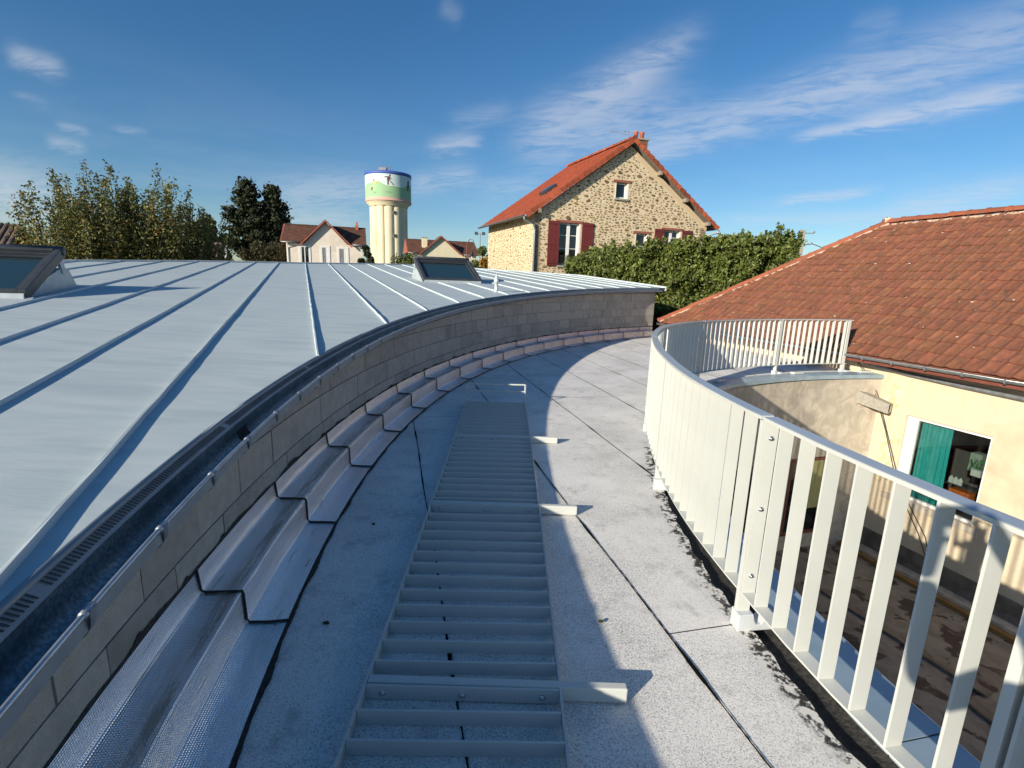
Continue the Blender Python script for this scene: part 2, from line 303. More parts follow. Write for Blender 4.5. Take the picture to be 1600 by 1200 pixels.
def glass_mat(name, tint=(.8, .85, .85), tr=.75, rough=.02):
    m = bpy.data.materials.new(name); m.use_nodes = True; n, l, b = nodes(m); n.remove(b)
    g = n.new('ShaderNodeBsdfGlossy'); g.inputs['Roughness'].default_value = rough; g.inputs['Color'].default_value = (.95, .95, .95, 1)
    t = n.new('ShaderNodeBsdfTransparent'); t.inputs['Color'].default_value = (*tint, 1)
    f = n.new('ShaderNodeFresnel'); f.inputs['IOR'].default_value = 1.6
    a = n.new('ShaderNodeMath'); a.operation = 'MULTIPLY_ADD'; a.inputs[1].default_value = 1.3; a.inputs[2].default_value = 0.03; l.new(f.outputs[0], a.inputs[0])
    ms = n.new('ShaderNodeMixShader'); l.new(a.outputs[0], ms.inputs[0]); l.new(t.outputs[0], ms.inputs[1]); l.new(g.outputs[0], ms.inputs[2])
    l.new(ms.outputs[0], n['Material Output'].inputs[0]); return m
M_GLASS = glass_mat('clear_window_glass')
M_DGLASS = mat('dark_window_glass', (.012, .015, .018), rough=.05, spec=.9)
M_SGLASS = mat('skylight_glass', (.02, .045, .055), rough=.06, spec=1.0)

# ------------------------------------------------------------------ mesh helpers
class MB:
    def __init__(s): s.v = []; s.f = []; s.uv = None
    def add(s, vs, fs):
        o = len(s.v); s.v += [tuple(p) for p in vs]; s.f += [tuple(i + o for i in f) for f in fs]
    def box(s, c, d, X=(1, 0, 0), Y=(0, 1, 0), Z=(0, 0, 1)):
        c = Vector(c); X = Vector(X) * d[0] / 2; Y = Vector(Y) * d[1] / 2; Z = Vector(Z) * d[2] / 2
        vs = [c + X * a + Y * b + Z * e for e in (-1, 1) for b in (-1, 1) for a in (-1, 1)]
        s.add(vs, [(0, 2, 3, 1), (4, 5, 7, 6), (0, 1, 5, 4), (2, 6, 7, 3), (0, 4, 6, 2), (1, 3, 7, 5)])
    def hexa(s, b, t):
        """solid between polygon b (list of points) and same-count polygon t"""
        n = len(b); s.add(list(b) + list(t), [tuple(range(n))[::-1], tuple(range(n, 2 * n))] + [(i, (i + 1) % n, n + (i + 1) % n, n + i) for i in range(n)])
    def quad(s, *p): s.add(p, [tuple(range(len(p)))])
    def tube(s, pts, r, n=8, caps=True):
        pts = [Vector(p) for p in pts]; rs = r if isinstance(r, (list, tuple)) else [r] * len(pts)
        o = len(s.v); ref = None
        for i, p in enumerate(pts):
            t = (pts[min(i + 1, len(pts) - 1)] - pts[max(i - 1, 0)]).normalized()
            if ref is None: ref = Vector((0, 0, 1)) if abs(t.z) < .9 else Vector((1, 0, 0))
            a = t.cross(ref).normalized(); b = t.cross(a).normalized(); ref = -b if False else ref
            for k in range(n):
                q = p + (a * cos(2 * pi * k / n) + b * sin(2 * pi * k / n)) * rs[i]; s.v.append(tuple(q))
        for i in range(len(pts) - 1):
            for k in range(n):
                s.f.append((o + i * n + k, o + i * n + (k + 1) % n, o + (i + 1) * n + (k + 1) % n, o + (i + 1) * n + k))
        if caps: s.f.append(tuple(o + k for k in range(n))[::-1]); s.f.append(tuple(o + (len(pts) - 1) * n + k for k in range(n)))
    def lathe(s, c, prof, n=32, cap=True):
        o = len(s.v)
        for r, z in prof:
            for k in range(n): s.v.append((c[0] + r * cos(2 * pi * k / n), c[1] + r * sin(2 * pi * k / n), c[2] + z))
        for i in range(len(prof) - 1):
            for k in range(n): s.f.append((o + i * n + k, o + i * n + (k + 1) % n, o + (i + 1) * n + (k + 1) % n, o + (i + 1) * n + k))
        if cap: s.f.append(tuple(o + k for k in range(n))[::-1]); s.f.append(tuple(o + (len(prof) - 1) * n + k for k in range(n)))
    def mesh(s, name, m, smooth=False):
        me = bpy.data.meshes.new(name); me.from_pydata(s.v, [], s.f)
        if m: me.materials.append(m)
        if s.uv:
            uvl = me.uv_layers.new(name='UVMap'); li = 0
            for p in me.polygons:
                for vi in p.vertices: uvl.data[li].uv = s.uv[vi]; li += 1
        if smooth: me.polygons.foreach_set('use_smooth', [True] * len(me.polygons))
        me.update(); return me
    def build(s, name, m, parent=None, smooth=False, label=None, bevel=0):
        o = bpy.data.objects.new(name, s.mesh(name, m, smooth)); COL.objects.link(o)
        if parent is not None: attach(o, parent)
        if label: o['label'] = label
        if bevel:
            bv = o.modifiers.new('bevel', 'BEVEL'); bv.width = bevel; bv.segments = 2; bv.limit_method = 'ANGLE'
        return o
def attach(o, parent):
    o.parent = parent
    mw = parent.get('_mw')
    o.matrix_parent_inverse = Matrix.Translation(-Vector(parent['base'])) if 'base' in parent.keys() else Matrix()
def thing(name, label, cat, loc=(0, 0, 0), group=None, kind=None):
    o = bpy.data.objects.new(name, None); COL.objects.link(o); o.location = loc; o.empty_display_size = .2
    o['base'] = list(loc)
    tag(o, label, cat, group, kind); return o
def tag(o, label=None, cat=None, group=None, kind=None):
    if label: o['label'] = label
    if cat: o['category'] = cat
    if group: o['group'] = group
    if kind: o['kind'] = kind
    return o
def inst(name, mesh, M, parent=None):
    """another object on the same mesh, placed by a world matrix"""
    o = bpy.data.objects.new(name, mesh); COL.objects.link(o)
    if parent is not None: attach(o, parent)
    o.matrix_basis = M
    return o
def frame(origin, X, Y, Z): 
    X, Y, Z = Vector(X), Vector(Y), Vector(Z); o = Vector(origin)
    return Matrix(((X.x, Y.x, Z.x, o.x), (X.y, Y.y, Z.y, o.y), (X.z, Y.z, Z.z, o.z), (0, 0, 0, 1)))

# ------------------------------------------------------------------ geometry of the place
CC = (14.4, 4.65)                       # centre of the big curved block wall
def PC(th, r, z=0.0): return Vector((CC[0] - r * cos(th), CC[1] + r * sin(th), z))
AZR = radians(-22.6); H_ = Vector((sin(AZR), cos(AZR))); E_ = Vector((H_.y, -H_.x)); BS = .0625
def zr(x, y, off=.757): return off + BS * (x * H_.x + y * H_.y)
C1 = (8.76, 3.49)                       # centre of the courtyard curve
_res = [(1.33, 1.18, .12), (1.37, 1.41, .06), (1.35, 1.64, .02), (1.31, 1.94, -.01), (1.21, 2.47, -.02), (1.2, 2.94, -.05), (1.28, 3.8, -.12), (1.45, 4.93, -.16),
        (1.73, 6.15, -.10), (1.97, 7.03, .02), (2.43, 8.01, .13), (3.48, 9.19, .12), (5.15, 10.19, 0), (7.31, 10.91, -.05)]
_rt = sorted((atan2(y - C1[1], C1[0] - x), d) for x, y, d in _res)
def RD(th):
    if th <= _rt[0][0]: return _rt[0][1]
    for (a, da), (b, db) in zip(_rt, _rt[1:]):
        if th <= b:
            t = (th - a) / (b - a); t = t * t * (3 - 2 * t); return da + (db - da) * t
    return _rt[-1][1]
def RDs(th): return sum(RD(th + k * .035) for k in range(-3, 4)) / 7
def PK(th, r, z=0.0):
    r += RDs(th); return Vector((C1[0] - r * cos(th), C1[1] + r * sin(th), z))
def TK(th):  # tangent
    return (PK(th + .01, 7.6) - PK(th - .01, 7.6)).normalized()
def NK(th): return Vector((-cos(th), sin(th), 0))
def sweep(fn, prof, ths, uvscale=True, closed=False, R=16.0):
    """surface through fn(th, r, z) for a profile [(r, z)] over angles; uv = arc length, profile length"""
    mb = MB(); mb.uv = []
    pl = [0]
    for a, b in zip(prof, prof[1:]): pl.append(pl[-1] + hypot(a[0] - b[0], a[1] - b[1]))
    n = len(prof)
    for th in ths:
        for (r, z), q in zip(prof, pl): mb.v.append(tuple(fn(th, r, z))); mb.uv.append((th * R, q))
    for i in range(len(ths) - 1):
        for k in range(n - 1 + (1 if closed else 0)):
            k2 = (k + 1) % n; mb.f.append((i * n + k, i * n + k2, (i + 1) * n + k2, (i + 1) * n + k))
    if closed:
        mb.f.append(tuple(range(n))); mb.f.append(tuple((len(ths) - 1) * n + k for k in range(n))[::-1])
    return mb
def lin(a, b, n): return [a + (b - a) * i / (n - 1) for i in range(n)]
def pcs(th, r, dz):   # point on the big curve with a height above the sloping roof plane
    p = PC(th, r); p.z = zr(p.x, p.y) + dz; return p

# ================================================================== SETTING
g = MB(); g.box((0, 0, -4.06), (5000, 5000, .1)); o = g.build('ground', M_GRASS); tag(o, kind='structure')
g = MB(); g.box((3, -1, -3.93), (16, 30, .06)); o = g.build('courtyard_ground', M_ASPH); tag(o, kind='structure')

# flat roof slab below the felt (concrete deck following both curves)
T0, T1 = radians(-34), radians(53.9)
deck = MB(); ths = lin(0, 1, 70)
def deck_pair(t):
    a = T0 + (T1 - T0) * t; k = radians(-42) + (radians(112) - radians(-42)) * t
    return PC(a, 16.3), PK(k, 7.40)
top_z, bot_z = -.045, -.30
for t in ths:
    p, q = deck_pair(t)
    for z in (top_z, bot_z): deck.v.append((p.x, p.y, z)); deck.v.append((q.x, q.y, z))
for i in range(len(ths) - 1):
    o = i * 4; deck.f += [(o, o + 1, o + 5, o + 4), (o + 2, o + 6, o + 7, o + 3), (o + 1, o + 3, o + 7, o + 5), (o, o + 4, o + 6, o + 2)]
flat = deck.build('flat_roof', M_BIT); tag(flat, kind='structure'); flat['base'] = [0, 0, 0]

# felt strips: 1 m rolls laid side by side, black lap between them
fa = radians(-13.8); fd = Vector((sin(fa), cos(fa))); fk = Vector((cos(fa), -sin(fa)))
edges = [-2.9, -1.9, -.83, .25, 1.38, 2.4, 3.45, 4.42, 5.35, 6.35, 7.35, 8.4, 9.4, 10.4, 11.4]
def in_roof(p):
    d = hypot(p.x - CC[0], p.y - CC[1]); th = atan2(p.y - C1[1], C1[0] - p.x); e = hypot(p.x - C1[0], p.y - C1[1]) - RDs(th)
    return d < 16.0, e > 7.545, th
def felt_piece(k0, k1, t0, t1, z, wig):
    nk = max(2, int((k1 - k0) / .085)); ntt = int((t1 - t0) / .085)
    ks = lin(k0, k1, nk + 1); ts = lin(t0, t1, ntt + 1)
    mb = MB(); idx = {}; bare = []
    def vert(i, j):
        if (i, j) in idx: return idx[(i, j)]
        p = fk * ks[i] + fd * ts[j]
        if i == nk: p = p + fk * (.004 * sin(ts[j] * 3 + wig))
        if i == 0: p = p + fk * (.004 * sin(ts[j] * 3 + (edges[EI - 1] * 1.7 if EI else 0)) - .002)
        a, b, th = in_roof(p); bz = z
        if not b:
            q = PK(th, 7.545 + .018 * sin(th * 210) * sin(th * 77) + .008 * sin(th * 500)); p = Vector((q.x, q.y))
        e = hypot(p.x - C1[0], p.y - C1[1]) - RDs(th) - 7.545
        fac = max(0.0, 1 - e / .30)
        bare.append(.86 * fac ** 1.5 * (1 if th < .25 else .55) + (.05 if i in (0, nk) else 0))
        bz += .0008 * sin(p.x * 9 + wig) * sin(p.y * 7)
        idx[(i, j)] = len(mb.v); mb.v.append((p.x, p.y, bz)); return idx[(i, j)]
    for j in range(ntt):
        for i in range(nk):
            ok = 0; far = False
            for a_, b_ in ((0, 0), (1, 0), (1, 1), (0, 1)):
                p = fk * ks[i + a_] + fd * ts[j + b_]; x, y, th = in_roof(p)
                if x and y: ok += 1
                if not -.72 < th < 1.95: far = True
            if ok and not far: mb.f.append((vert(i, j), vert(i + 1, j), vert(i + 1, j + 1), vert(i, j + 1)))
    if not mb.f: return None
    me = mb.mesh('felt_strip', M_FELT, True)
    at = me.attributes.new('bare', 'FLOAT', 'POINT'); at.data.foreach_set('value', bare)
    o = bpy.data.objects.new('felt_strip', me); COL.objects.link(o); attach(o, flat); return o
cuts = {0: [6.0], 1: [1.0], 2: [1.5, 9.0], 3: [6.35], 4: [2.02, 9.7], 5: [7.2], 6: [9.6], 7: [12.2], 8: [9.9], 9: [12.9], 10: [13.5]}
for i in range(len(edges) - 1):
    tt = [-6.5] + cuts.get(i, []) + [20.0]; EI = i
    for j in range(len(tt) - 1):
        felt_piece(edges[i], edges[i + 1] + .0, tt[j] + .004, tt[j + 1] - .002, .0022 * (i % 3) + .001 * (j % 2) + .002, edges[i] * 1.7)
for i in range(1, len(edges) - 1):   # black bitumen squeezed out along each lap
    mb = MB(); n = 900; rr_ = random.Random(i)
    for q in range(n):
        tq = -4 + 22 * q / n; ks_ = edges[i] + .004 * sin(tq * 3 + edges[i - 1] * 1.7) + rr_.uniform(-.0012, .0012)
        w_ = .0030 + .008 * max(0, sin(tq * 2.1 + i) * sin(tq * 7 + i * 2)) ** 1.5 + .0022 * rr_.random(); zt = .0102
        p = fk * ks_ + fd * tq; x_, y_, th_ = in_roof(p)
        ok_ = x_ and y_ and -.6 < th_ < 1.9
        mb.v += [(p.x - fk.x * w_, p.y - fk.y * w_, zt), (p.x + fk.x * w_, p.y + fk.y * w_, zt)]
        if q and ok_: mb.f.append((2 * q - 2, 2 * q - 1, 2 * q + 1, 2 * q))
    if mb.f: mb.build('bitumen_bead', mat('matt_bitumen', (.012, .012, .012), rough=1.0, spec=0.0), flat)

# short strip of exposed bitumen and dripped felt edge along the courtyard side
ed = sweep(PK, [(7.56, -.004), (7.53, -.03), (7.47, -.045), (7.40, -.02), (7.40, .05)], lin(radians(-42), radians(108), 330), R=7.6)
ed.build('bitumen_edge', M_BIT, flat, True)

# ================================================================== ZINC ROOFED BUILDING with the curved block wall
bld = thing('zinc_roofed_building', 'low curved block building under a pale blue standing seam zinc roof', 'building', (-4, 8, -4))
core = sweep(PC, [(16.137, -.3), (16.137, 0)], [0, 1])
core = MB(); thw = lin(T0, T1, 150)
for th in thw:
    a = PC(th, 16.142); b = PC(th, 16.34)
    zt = zr(a.x, a.y) - .07
    core.v += [(a.x, a.y, -.25), (a.x, a.y, zt), (b.x, b.y, zt), (b.x, b.y, -.25)]
for i in range(len(thw) - 1):
    o = i * 4
    for k in range(4): core.f.append((o + k, o + (k + 1) % 4, o + 4 + (k + 1) % 4, o + 4 + k))
o = (len(thw) - 1) * 4; core.f.append((0, 3, 2, 1)); core.f.append((o, o + 1, o + 2, o + 3))
core.build('wall_core', M_MORTAR, bld)
BW, BH, BJ = .50, .242, .009
nb = int((T1 - T0) * 16.13 / (BW + BJ)); dth = (T1 - T0) / nb
def block_mesh(zt0=None, zt1=None, frac0=0, frac1=1):
    """one curved block in coordinates of the wall (angle, radius) starting at angle 0"""
    mb = MB(); a0 = dth * frac0 + BJ / 2 / 16.13; a1 = dth * frac1 - BJ / 2 / 16.13; n = 4
    for i in range(n):
        t = a0 + (a1 - a0) * i / (n - 1)
        zt = BH if zt0 is None else zt0 + (zt1 - zt0) * i / (n - 1)
        jit = .0
        for r, z in ((16.128 + jit, .0), (16.128 + jit, zt), (16.15, zt), (16.15, 0)):
            mb.v.append((-r * cos(t), r * sin(t), z))
    for i in range(n - 1):
        o = i * 4
        for k in range(4): mb.f.append((o + k, o + (k + 1) % 4, o + 4 + (k + 1) % 4, o + 4 + k))
    mb.f.append((0, 3, 2, 1)); o = (n - 1) * 4; mb.f.append((o, o + 1, o + 2, o + 3))
    return mb
full = [block_mesh().mesh('block', M_BLOCK) for _ in range(5)]
nblk = 0
for row in range(9):
    z0 = -.035 + row * (BH + BJ)
    for i in range(nb):
        th = T0 + i * dth + (dth / 2 if row % 2 else 0) + random.uniform(-.0006, .0006)
        if th < radians(-25) or th + dth > T1 + .002: 
            if th + dth > T1 + .002 and th < T1 - .01: pass
            else: continue
        fr = min(1, (T1 - th) / dth)
        za = [zr(*PC(th + dth * q, 16.13).xy) - .085 - z0 for q in (0, 1)]
        if max(za) < .03: continue
        M = Matrix.Translation((CC[0], CC[1], z0)) @ Matrix.Rotation(-th, 4, 'Z')
        if min(za) > BH and fr == 1: inst('block', random.choice(full), M, bld)
        else:
            o = inst('block', block_mesh(min(BH, max(.005, za[0])), min(BH, max(.005, za[1])), 0, fr).mesh('block', M_BLOCK), M, bld)
        nblk += 1
# vertical return at the far end of the wall
endc = MB(); a = PC(T1, 16.10); b = PC(T1, 16.5); t = (b - a).normalized(); nrm = Vector((-t.y, t.x, 0))
# roof trays and standing seams
SEAMS = [-12.0, -11.1, -10.3, -9.4, -8.55, -7.7, -6.8, -5.95, -5.1, -4.25, -3.38, -2.5, -1.67, -.88, .08, .97, 1.81, 2.68, 3.5, 4.37, 5.25, 6.1, 6.95, 7.8, 8.65, 9.5, 10.3, 11.1, 11.85]
FARE = [(-14, 15.5), (-12, 16.2), (-7.2, 17.4), (-5.9, 18.3), (-3.5, 20.5), (0, 22.2), (3.2, 24.2), (4.9, 24.9), (8.2, 23.3), (11.9, 20.9), (13, 20.5)]
def s_far(c):
    for (a, sa), (b, sb) in zip(FARE, FARE[1:]):
        if c <= b: return sa + (sb - sa) * (c - a) / (b - a)
    return FARE[-1][1]
ccc = CC[0] * E_.x + CC[1] * E_.y; ccs = CC[0] * H_.x + CC[1] * H_.y
RE = 16.172
def s_near(c):
    d = RE * RE - (c - ccc) ** 2
    return -12.0 if d < 0 else ccs + sqrt(d)
def rp(c, s, dz=0.0):
    x = c * E_.x + s * H_.x; y = c * E_.y + s * H_.y; return Vector((x, y, zr(x, y) + dz))
CT = ccc - RE
for a, b in zip(SEAMS, SEAMS[1:]):
    cols = sorted(set([a, b] + ([CT] if a < CT < b else []) + [a + (b - a) * k / 14 for k in range(1, 14)] + ([CT + .0005, CT + .004, CT + .012, CT + .03, CT + .05] if a < CT < b else [])))
    amp_ = 0 if a < CT < b else .0035
    cur = [c for c in cols if c <= CT + 1e-6]; cur2 = [c for c in cols if c > CT - 1e-6]
    mb = MB()
    for grp in ((cur, cur2) if cur and cur2 else (cols,)):
        if len(grp) < 2: continue
        if grp is cur2 or grp is cols and grp[0] > CT: fn_ = (lambda c: s_near(c + 1e-7))
        else: fn_ = lambda c: -12.0
        ns = 40; o = len(mb.v)
        for c in grp:
            s0 = fn_(c); s1 = s_far(c)
            for j in range(ns):
                s = s0 + (s1 - s0) * j / (ns - 1); mid = (c - a) / (b - a)
                dz = amp_ * (sin(s * 2.1 + a * 5) + .6 * sin(s * 5.3 + a * 11)) * sin(mid * pi)
                mb.v.append(tuple(rp(c, s, dz)))
        for i in range(len(grp) - 1):
            for j in range(ns - 1): mb.f.append((o + i * ns + j, o + (i + 1) * ns + j, o + (i + 1) * ns + j + 1, o + i * ns + j + 1))
    mb.build('roof_tray', M_ROOF, bld, True)
random.seed(3)
for c in SEAMS:
    s0 = s_near(c) + .015 if c > CT else -12; s1 = s_far(c); mb = MB(); n = max(8, int((s1 - s0) / .28)); hh = .028 if -12 < c < 11.8 else .05
    for j in range(n + 1):
        s = s0 + (s1 - s0) * j / n; w = .0065; q = random.uniform(-.003, .003); hz = hh * (1 if j else .55)
        for dc, dz in ((-w - .006, 0), (-w, hz), (w, hz + .0), (w + .006, 0)): mb.v.append(tuple(rp(c + dc + q, s, dz + random.uniform(-.0012, .0012) * (dz > 0))))
    for j in range(n):
        o = j * 4
        for k in range(3): mb.f.append((o + k, o + k + 1, o + 5 + k, o + 4 + k))
    mb.f.append((0, 3, 2, 1))
    mb.build('standing_seam', M_SEAM, bld)
# ridge flashing along the far edge and fascia behind it
mb = MB(); pr = [(-.10, 0.004), (-.10, .045), (.05, .05), (.06, -.10)]
fp = []
for (c0, sA), (c1_, sB) in zip(FARE, FARE[1:]):
    if c1_ > 12: c1_, sB = 11.9, 20.9
    fp += [(c0 + (c1_ - c0) * k / 4, sA + (sB - sA) * k / 4) for k in range(4)]
fp.append((11.9, 20.9))
for c, s in fp:
    for ds, dz in pr: mb.v.append(tuple(rp(c, s + ds, dz)))
for i in range(len(fp) - 1):
    for k in range(3): mb.f.append((i * 4 + k, i * 4 + k + 1, i * 4 + 5 + k, i * 4 + 4 + k))
mb.build('ridge_flashing', M_CURB, bld)
mb = MB()   # rear and side walls so the building has a body
for i, (c, s) in enumerate(fp):
    p = rp(c, s - .15, -.06); mb.v += [tuple(p), (p.x, p.y, -4)]
    if i: mb.f.append((2 * i - 2, 2 * i - 1, 2 * i + 1, 2 * i))
mb.build('rear_wall', M_MORTAR, bld)
pe0 = PC(T1, 16.2); pe1 = rp(11.9, 20.75)
mb = MB(); d = (pe1 - pe0); d.z = 0; d.normalize(); nn = Vector((d.y, -d.x, 0))
z0 = zr(pe0.x, pe0.y) - .08; z1 = zr(pe1.x, pe1.y) - .08
mb.hexa([(pe0.x, pe0.y, -4), (pe1.x, pe1.y, -4), (pe1.x - nn.x * .2, pe1.y - nn.y * .2, -4), (pe0.x - nn.x * .2, pe0.y - nn.y * .2, -4)],
        [(pe0.x, pe0.y, z0), (pe1.x, pe1.y, z1), (pe1.x - nn.x * .2, pe1.y - nn.y * .2, z1), (pe0.x - nn.x * .2, pe0.y - nn.y * .2, z0)])
mb.build('end_wall', M_MORTAR, bld)
mb = MB()   # fascia board of the roof's right hand edge
q0 = rp(11.87, s_near(11.87) - .02); q1 = rp(11.87, s_far(11.87))
for p in (q0, q1): mb.v += [(p.x, p.y, p.z + .05), (p.x + E_.x * .03, p.y + E_.y * .03, p.z + .05), (p.x + E_.x * .03, p.y + E_.y * .03, p.z - .10), (p.x, p.y, p.z - .10)]
mb.f = [(0, 1, 5, 4), (1, 2, 6, 5), (2, 3, 7, 6), (3, 0, 4, 7), (0, 3, 2, 1), (4, 5, 6, 7)]
mb.build('edge_fascia', M_SEAM, bld)

# gutter: half round trough, front bead, brackets, slotted strip behind it
T1g = T1 + .012
gth = lin(T0, T1g, 260)
gp = [(16.120, -.045)] + [(16.056 + .064 * cos(a), -.085 - .070 * sin(a)) for a in lin(0.0, pi, 13)] + [(15.992, -.062)]
gut = sweep(pcs, gp, gth).build('gutter', M_GALV, bld, True)
gut['base'] = bld['base']
bead = MB(); bead.tube([pcs(th, 15.990, -.062) for th in gth], .0095, 8); bd = bead.build('bead', M_BEAD, None, True); bd.parent = gut
def child2(o, par):      # sub-part: the part sits at the thing's base offset
    o.parent = par; o.matrix_parent_inverse = par.matrix_parent_inverse.inverted_safe() if False else Matrix()
    return o
lipm = sweep(pcs, [(15.992, -.068), (15.988, -.10), (15.986, -.118)], gth).build('front_lip', M_COMB, None, True); lipm.parent = gut
random.seed(5)
k = 0; th = radians(-27)
while th < T1g - .01:
    mb = MB(); arc = [(16.054 + .078 * cos(a), -.082 - .080 * sin(a)) for a in lin(.3, pi, 9)] + [(15.976, -.055), (15.995, -.046)]
    for dt in (-.0009, .0009):
        for r, z in arc: mb.v.append(tuple(pcs(th + dt, r, z)))
    n = len(arc)
    for i in range(n - 1): mb.f.append((i, i + 1, n + i + 1, n + i))
    o = mb.build('gutter_bracket', M_PIPE, None); o.parent = gut
    mb = MB(); p = pcs(th, 15.992, -.060); mb.tube([pcs(th - .0016, 15.990, -.062), pcs(th + .0016, 15.990, -.062)], .0135, 8); o = mb.build('bracket_clip', M_BEAD, None, True); o.parent = gut
    th += .0285 + random.uniform(-.001, .001); k += 1
for th in (radians(-6.35), radians(21), radians(38)):        # dark expansion joint bands in the trough
    wdt = .0042
    o = sweep(pcs, [(16.056 + .0625 * cos(a), -.085 - .0685 * sin(a)) for a in lin(0.05, pi - .05, 11)], [th - wdt, th + wdt]).build('expansion_joint', M_BIT, None, True); o.parent = gut
cs = sweep(pcs, [(16.168, -.012), (16.166, -.018), (16.124, -.040), (16.121, -.055)], gth).build('apron_strip', M_COMB, bld, True)
mb = MB(); th = radians(-33)
dt = .019 / 16.1
while th < T1g - .005:
    if int((th + 1) / .088) != int((th + 1 + dt) / .088): th += dt * 2.4
    a, b = th, th + dt * .42
    mb.v += [tuple(pcs(a, 16.161, -.0165)), tuple(pcs(b, 16.161, -.0165)), tuple(pcs(b, 16.130, -.0325)), tuple(pcs(a, 16.130, -.0325))]
    n = len(mb.v); mb.f.append((n - 4, n - 3, n - 2, n - 1)); th += dt
o = mb.build('vent_slots', mat('slot_shadow', (.05, .055, .06), rough=.9), bld); o['kind'] = 'stuff'
drip = sweep(pcs, [(16.185, .003), (16.164, .002), (16.162, -.012)], gth).build('drip_edge', M_COMB, bld, True)

# foil flashing: 1.1 m lengths stepped over the upstand, black mastic at laps and edges
random.seed(11)
def pcw(th, r, z): return PC(th, r, z)
fth = [radians(8.667 - 4.0 * 0) * 0]
joints = []
a = radians(-30.3)
# measured joint angles, then even pitch
base_j = [radians(-8.67), radians(-4.76), radians(-.72), radians(3.32)]
pitch = radians(4.0)
joints = [base_j[0] - pitch * k for k in range(5, 0, -1)] + base_j
while joints[-1] + pitch < T1 - .02: joints.append(joints[-1] + pitch)
joints.append(T1 - .012)
for ja, jb in zip(joints, joints[1:]):
    n = 16; mb = MB(); mb.uv = []
    prof = [(16.126, .335), (16.118, .27), (16.112, .222), (16.106, .210), (16.094, .206), (15.99, .203), (15.934, .205), (15.926, .208), (15.919, .200), (15.916, .188), (15.912, .044), (15.910, .030), (15.898, .023), (15.80, .018), (15.70, .017)]
    pl = [0]
    for p, q in zip(prof, prof[1:]): pl.append(pl[-1] + hypot(p[0] - q[0], p[1] - q[1]))
    ph = random.uniform(0, 9)
    for i in range(n):
        th = ja + (jb - ja) * i / (n - 1)
        for kk, (r, z) in enumerate(prof):
            dr = .0016 * sin(th * 130 + ph + kk * .5) * (1 if 4 < kk < 15 else .3); dz_ = .0015 * sin(th * 170 + ph * 2 + kk)
            if kk == len(prof) - 1: dr += .010 * sin(th * 60 + ph) ; dz_ = 0
            if kk == 0: dz_ = .012 * sin(th * 90 + ph)
            mb.v.append(tuple(PC(th, r + dr, z + (dz_ * .5 if kk < 13 else 0)))); mb.uv.append((th * 16, pl[kk]))
    m_ = len(prof)
    for i in range(n - 1):
        for kk in range(m_ - 1): mb.f.append((i * m_ + kk, i * m_ + kk + 1, (i + 1) * m_ + kk + 1, (i + 1) * m_ + kk))
    mb.build('foil_flashing', M_FOIL, flat, True)
for j in joints[:-1]:      # mastic bead over each lap
    prof = [(16.12, .33), (16.108, .222), (16.09, .209), (15.94, .208), (15.918, .206), (15.911, .188), (15.907, .044), (15.895, .027), (15.80, .021), (15.70, .020)]
    mb = MB(); mb.tube([PC(j + random.uniform(-.0003, .0003), r - .0, z + .002) for r, z in prof], .0062, 6); mb.build('mastic_lap', M_BIT, flat, True)
def ragged(name, r, z, w0, w1, up, T=(T0, T1)):
    mb = MB(); n = 1100
    for i in range(n):
        th = T[0] + (T[1] - T[0]) * i / (n - 1)
        e = random.uniform(0, 1); w = w0 + w1 * (.5 + .5 * sin(th * 63) * sin(th * 171)) * (.6 + .4 * e)
        if up:
            spike = .022 * max(0, sin(th * 150 + sin(th * 40) * 3)) ** 16
            mb.v += [tuple(PC(th, r, z)), tuple(PC(th, r, z + w + spike))]
        else: mb.v += [tuple(PC(th, r + .012, z)), tuple(PC(th, r - w, z - .001))]
    for i in range(n - 1): mb.f.append((2 * i, 2 * i + 1, 2 * i + 3, 2 * i + 2))
    return mb.build(name, M_BIT, flat)
ragged('bitumen_line', 16.1225, .325, .010, .026, True)
ragged('bitumen_line', 15.70, .0185, .004, .022, False)

# ================================================================== RAILING round the courtyard
rail = thing('curved_railing', 'tall cream white steel railing of flat bars curving round the courtyard edge', 'railing', tuple(PK(0, 7.62, 0)))
RR = 7.62
A = lambda s: s / RR
ZT = 1.175; ZB = .215
def ring(prof, a0, a1, n): return sweep(PK, prof, lin(a0, a1, n), closed=True, R=RR)
aEnd, aSt = 10.52, -2.36
panels = [(-5.2, -2.36), (-2.33, -1.12), (-1.10, 2.58), (2.60, 6.10), (6.12, 8.58), (8.60, 10.52)]
for a0, a1 in panels:
    nn_ = max(6, int((a1 - a0) / .12))
    ring([(RR, ZT - .016), (RR, ZT), (RR - .072, ZT), (RR - .072, ZT - .016)], A(a0), A(a1 - .004), nn_).build('top_rail', M_POWD, rail)
    ring([(RR, ZB), (RR, ZB + .010), (RR - .070, ZB + .010), (RR - .070, ZB)], A(a0), A(a1 - .004), nn_).build('bottom_rail', M_POWD, rail)
    ring([(RR - .0015, ZT + .001), (RR - .0015, ZT + .0025), (RR - .0705, ZT + .0025), (RR - .0705, ZT + .001)], A(a0 + .003), A(a1 - .007), nn_).build('rail_sky_tint', mat('sky_tinted_rail_top', (.36, .42, .48), (.40, .46, .52), 3, rough=.35), rail)  # thin top sheet; blue sky reflection on the rail put into its colour
slat_me = MB(); slat_me.box((0, 0, (ZT + ZB) / 2 - .002), (.069, .0095, ZT - ZB - .026)); slat_me = slat_me.mesh('slat', M_POWD)
posts = [-5.15, -3.9, -2.31, -1.115, .74, 2.59, 4.35, 6.11, 8.59, 10.45]
pme = MB(); pme.box((0, 0, (ZT - .018 + .06) / 2), (.068, .030, ZT - .018 - .06)); 
post_me = pme.mesh('post', M_POWD)
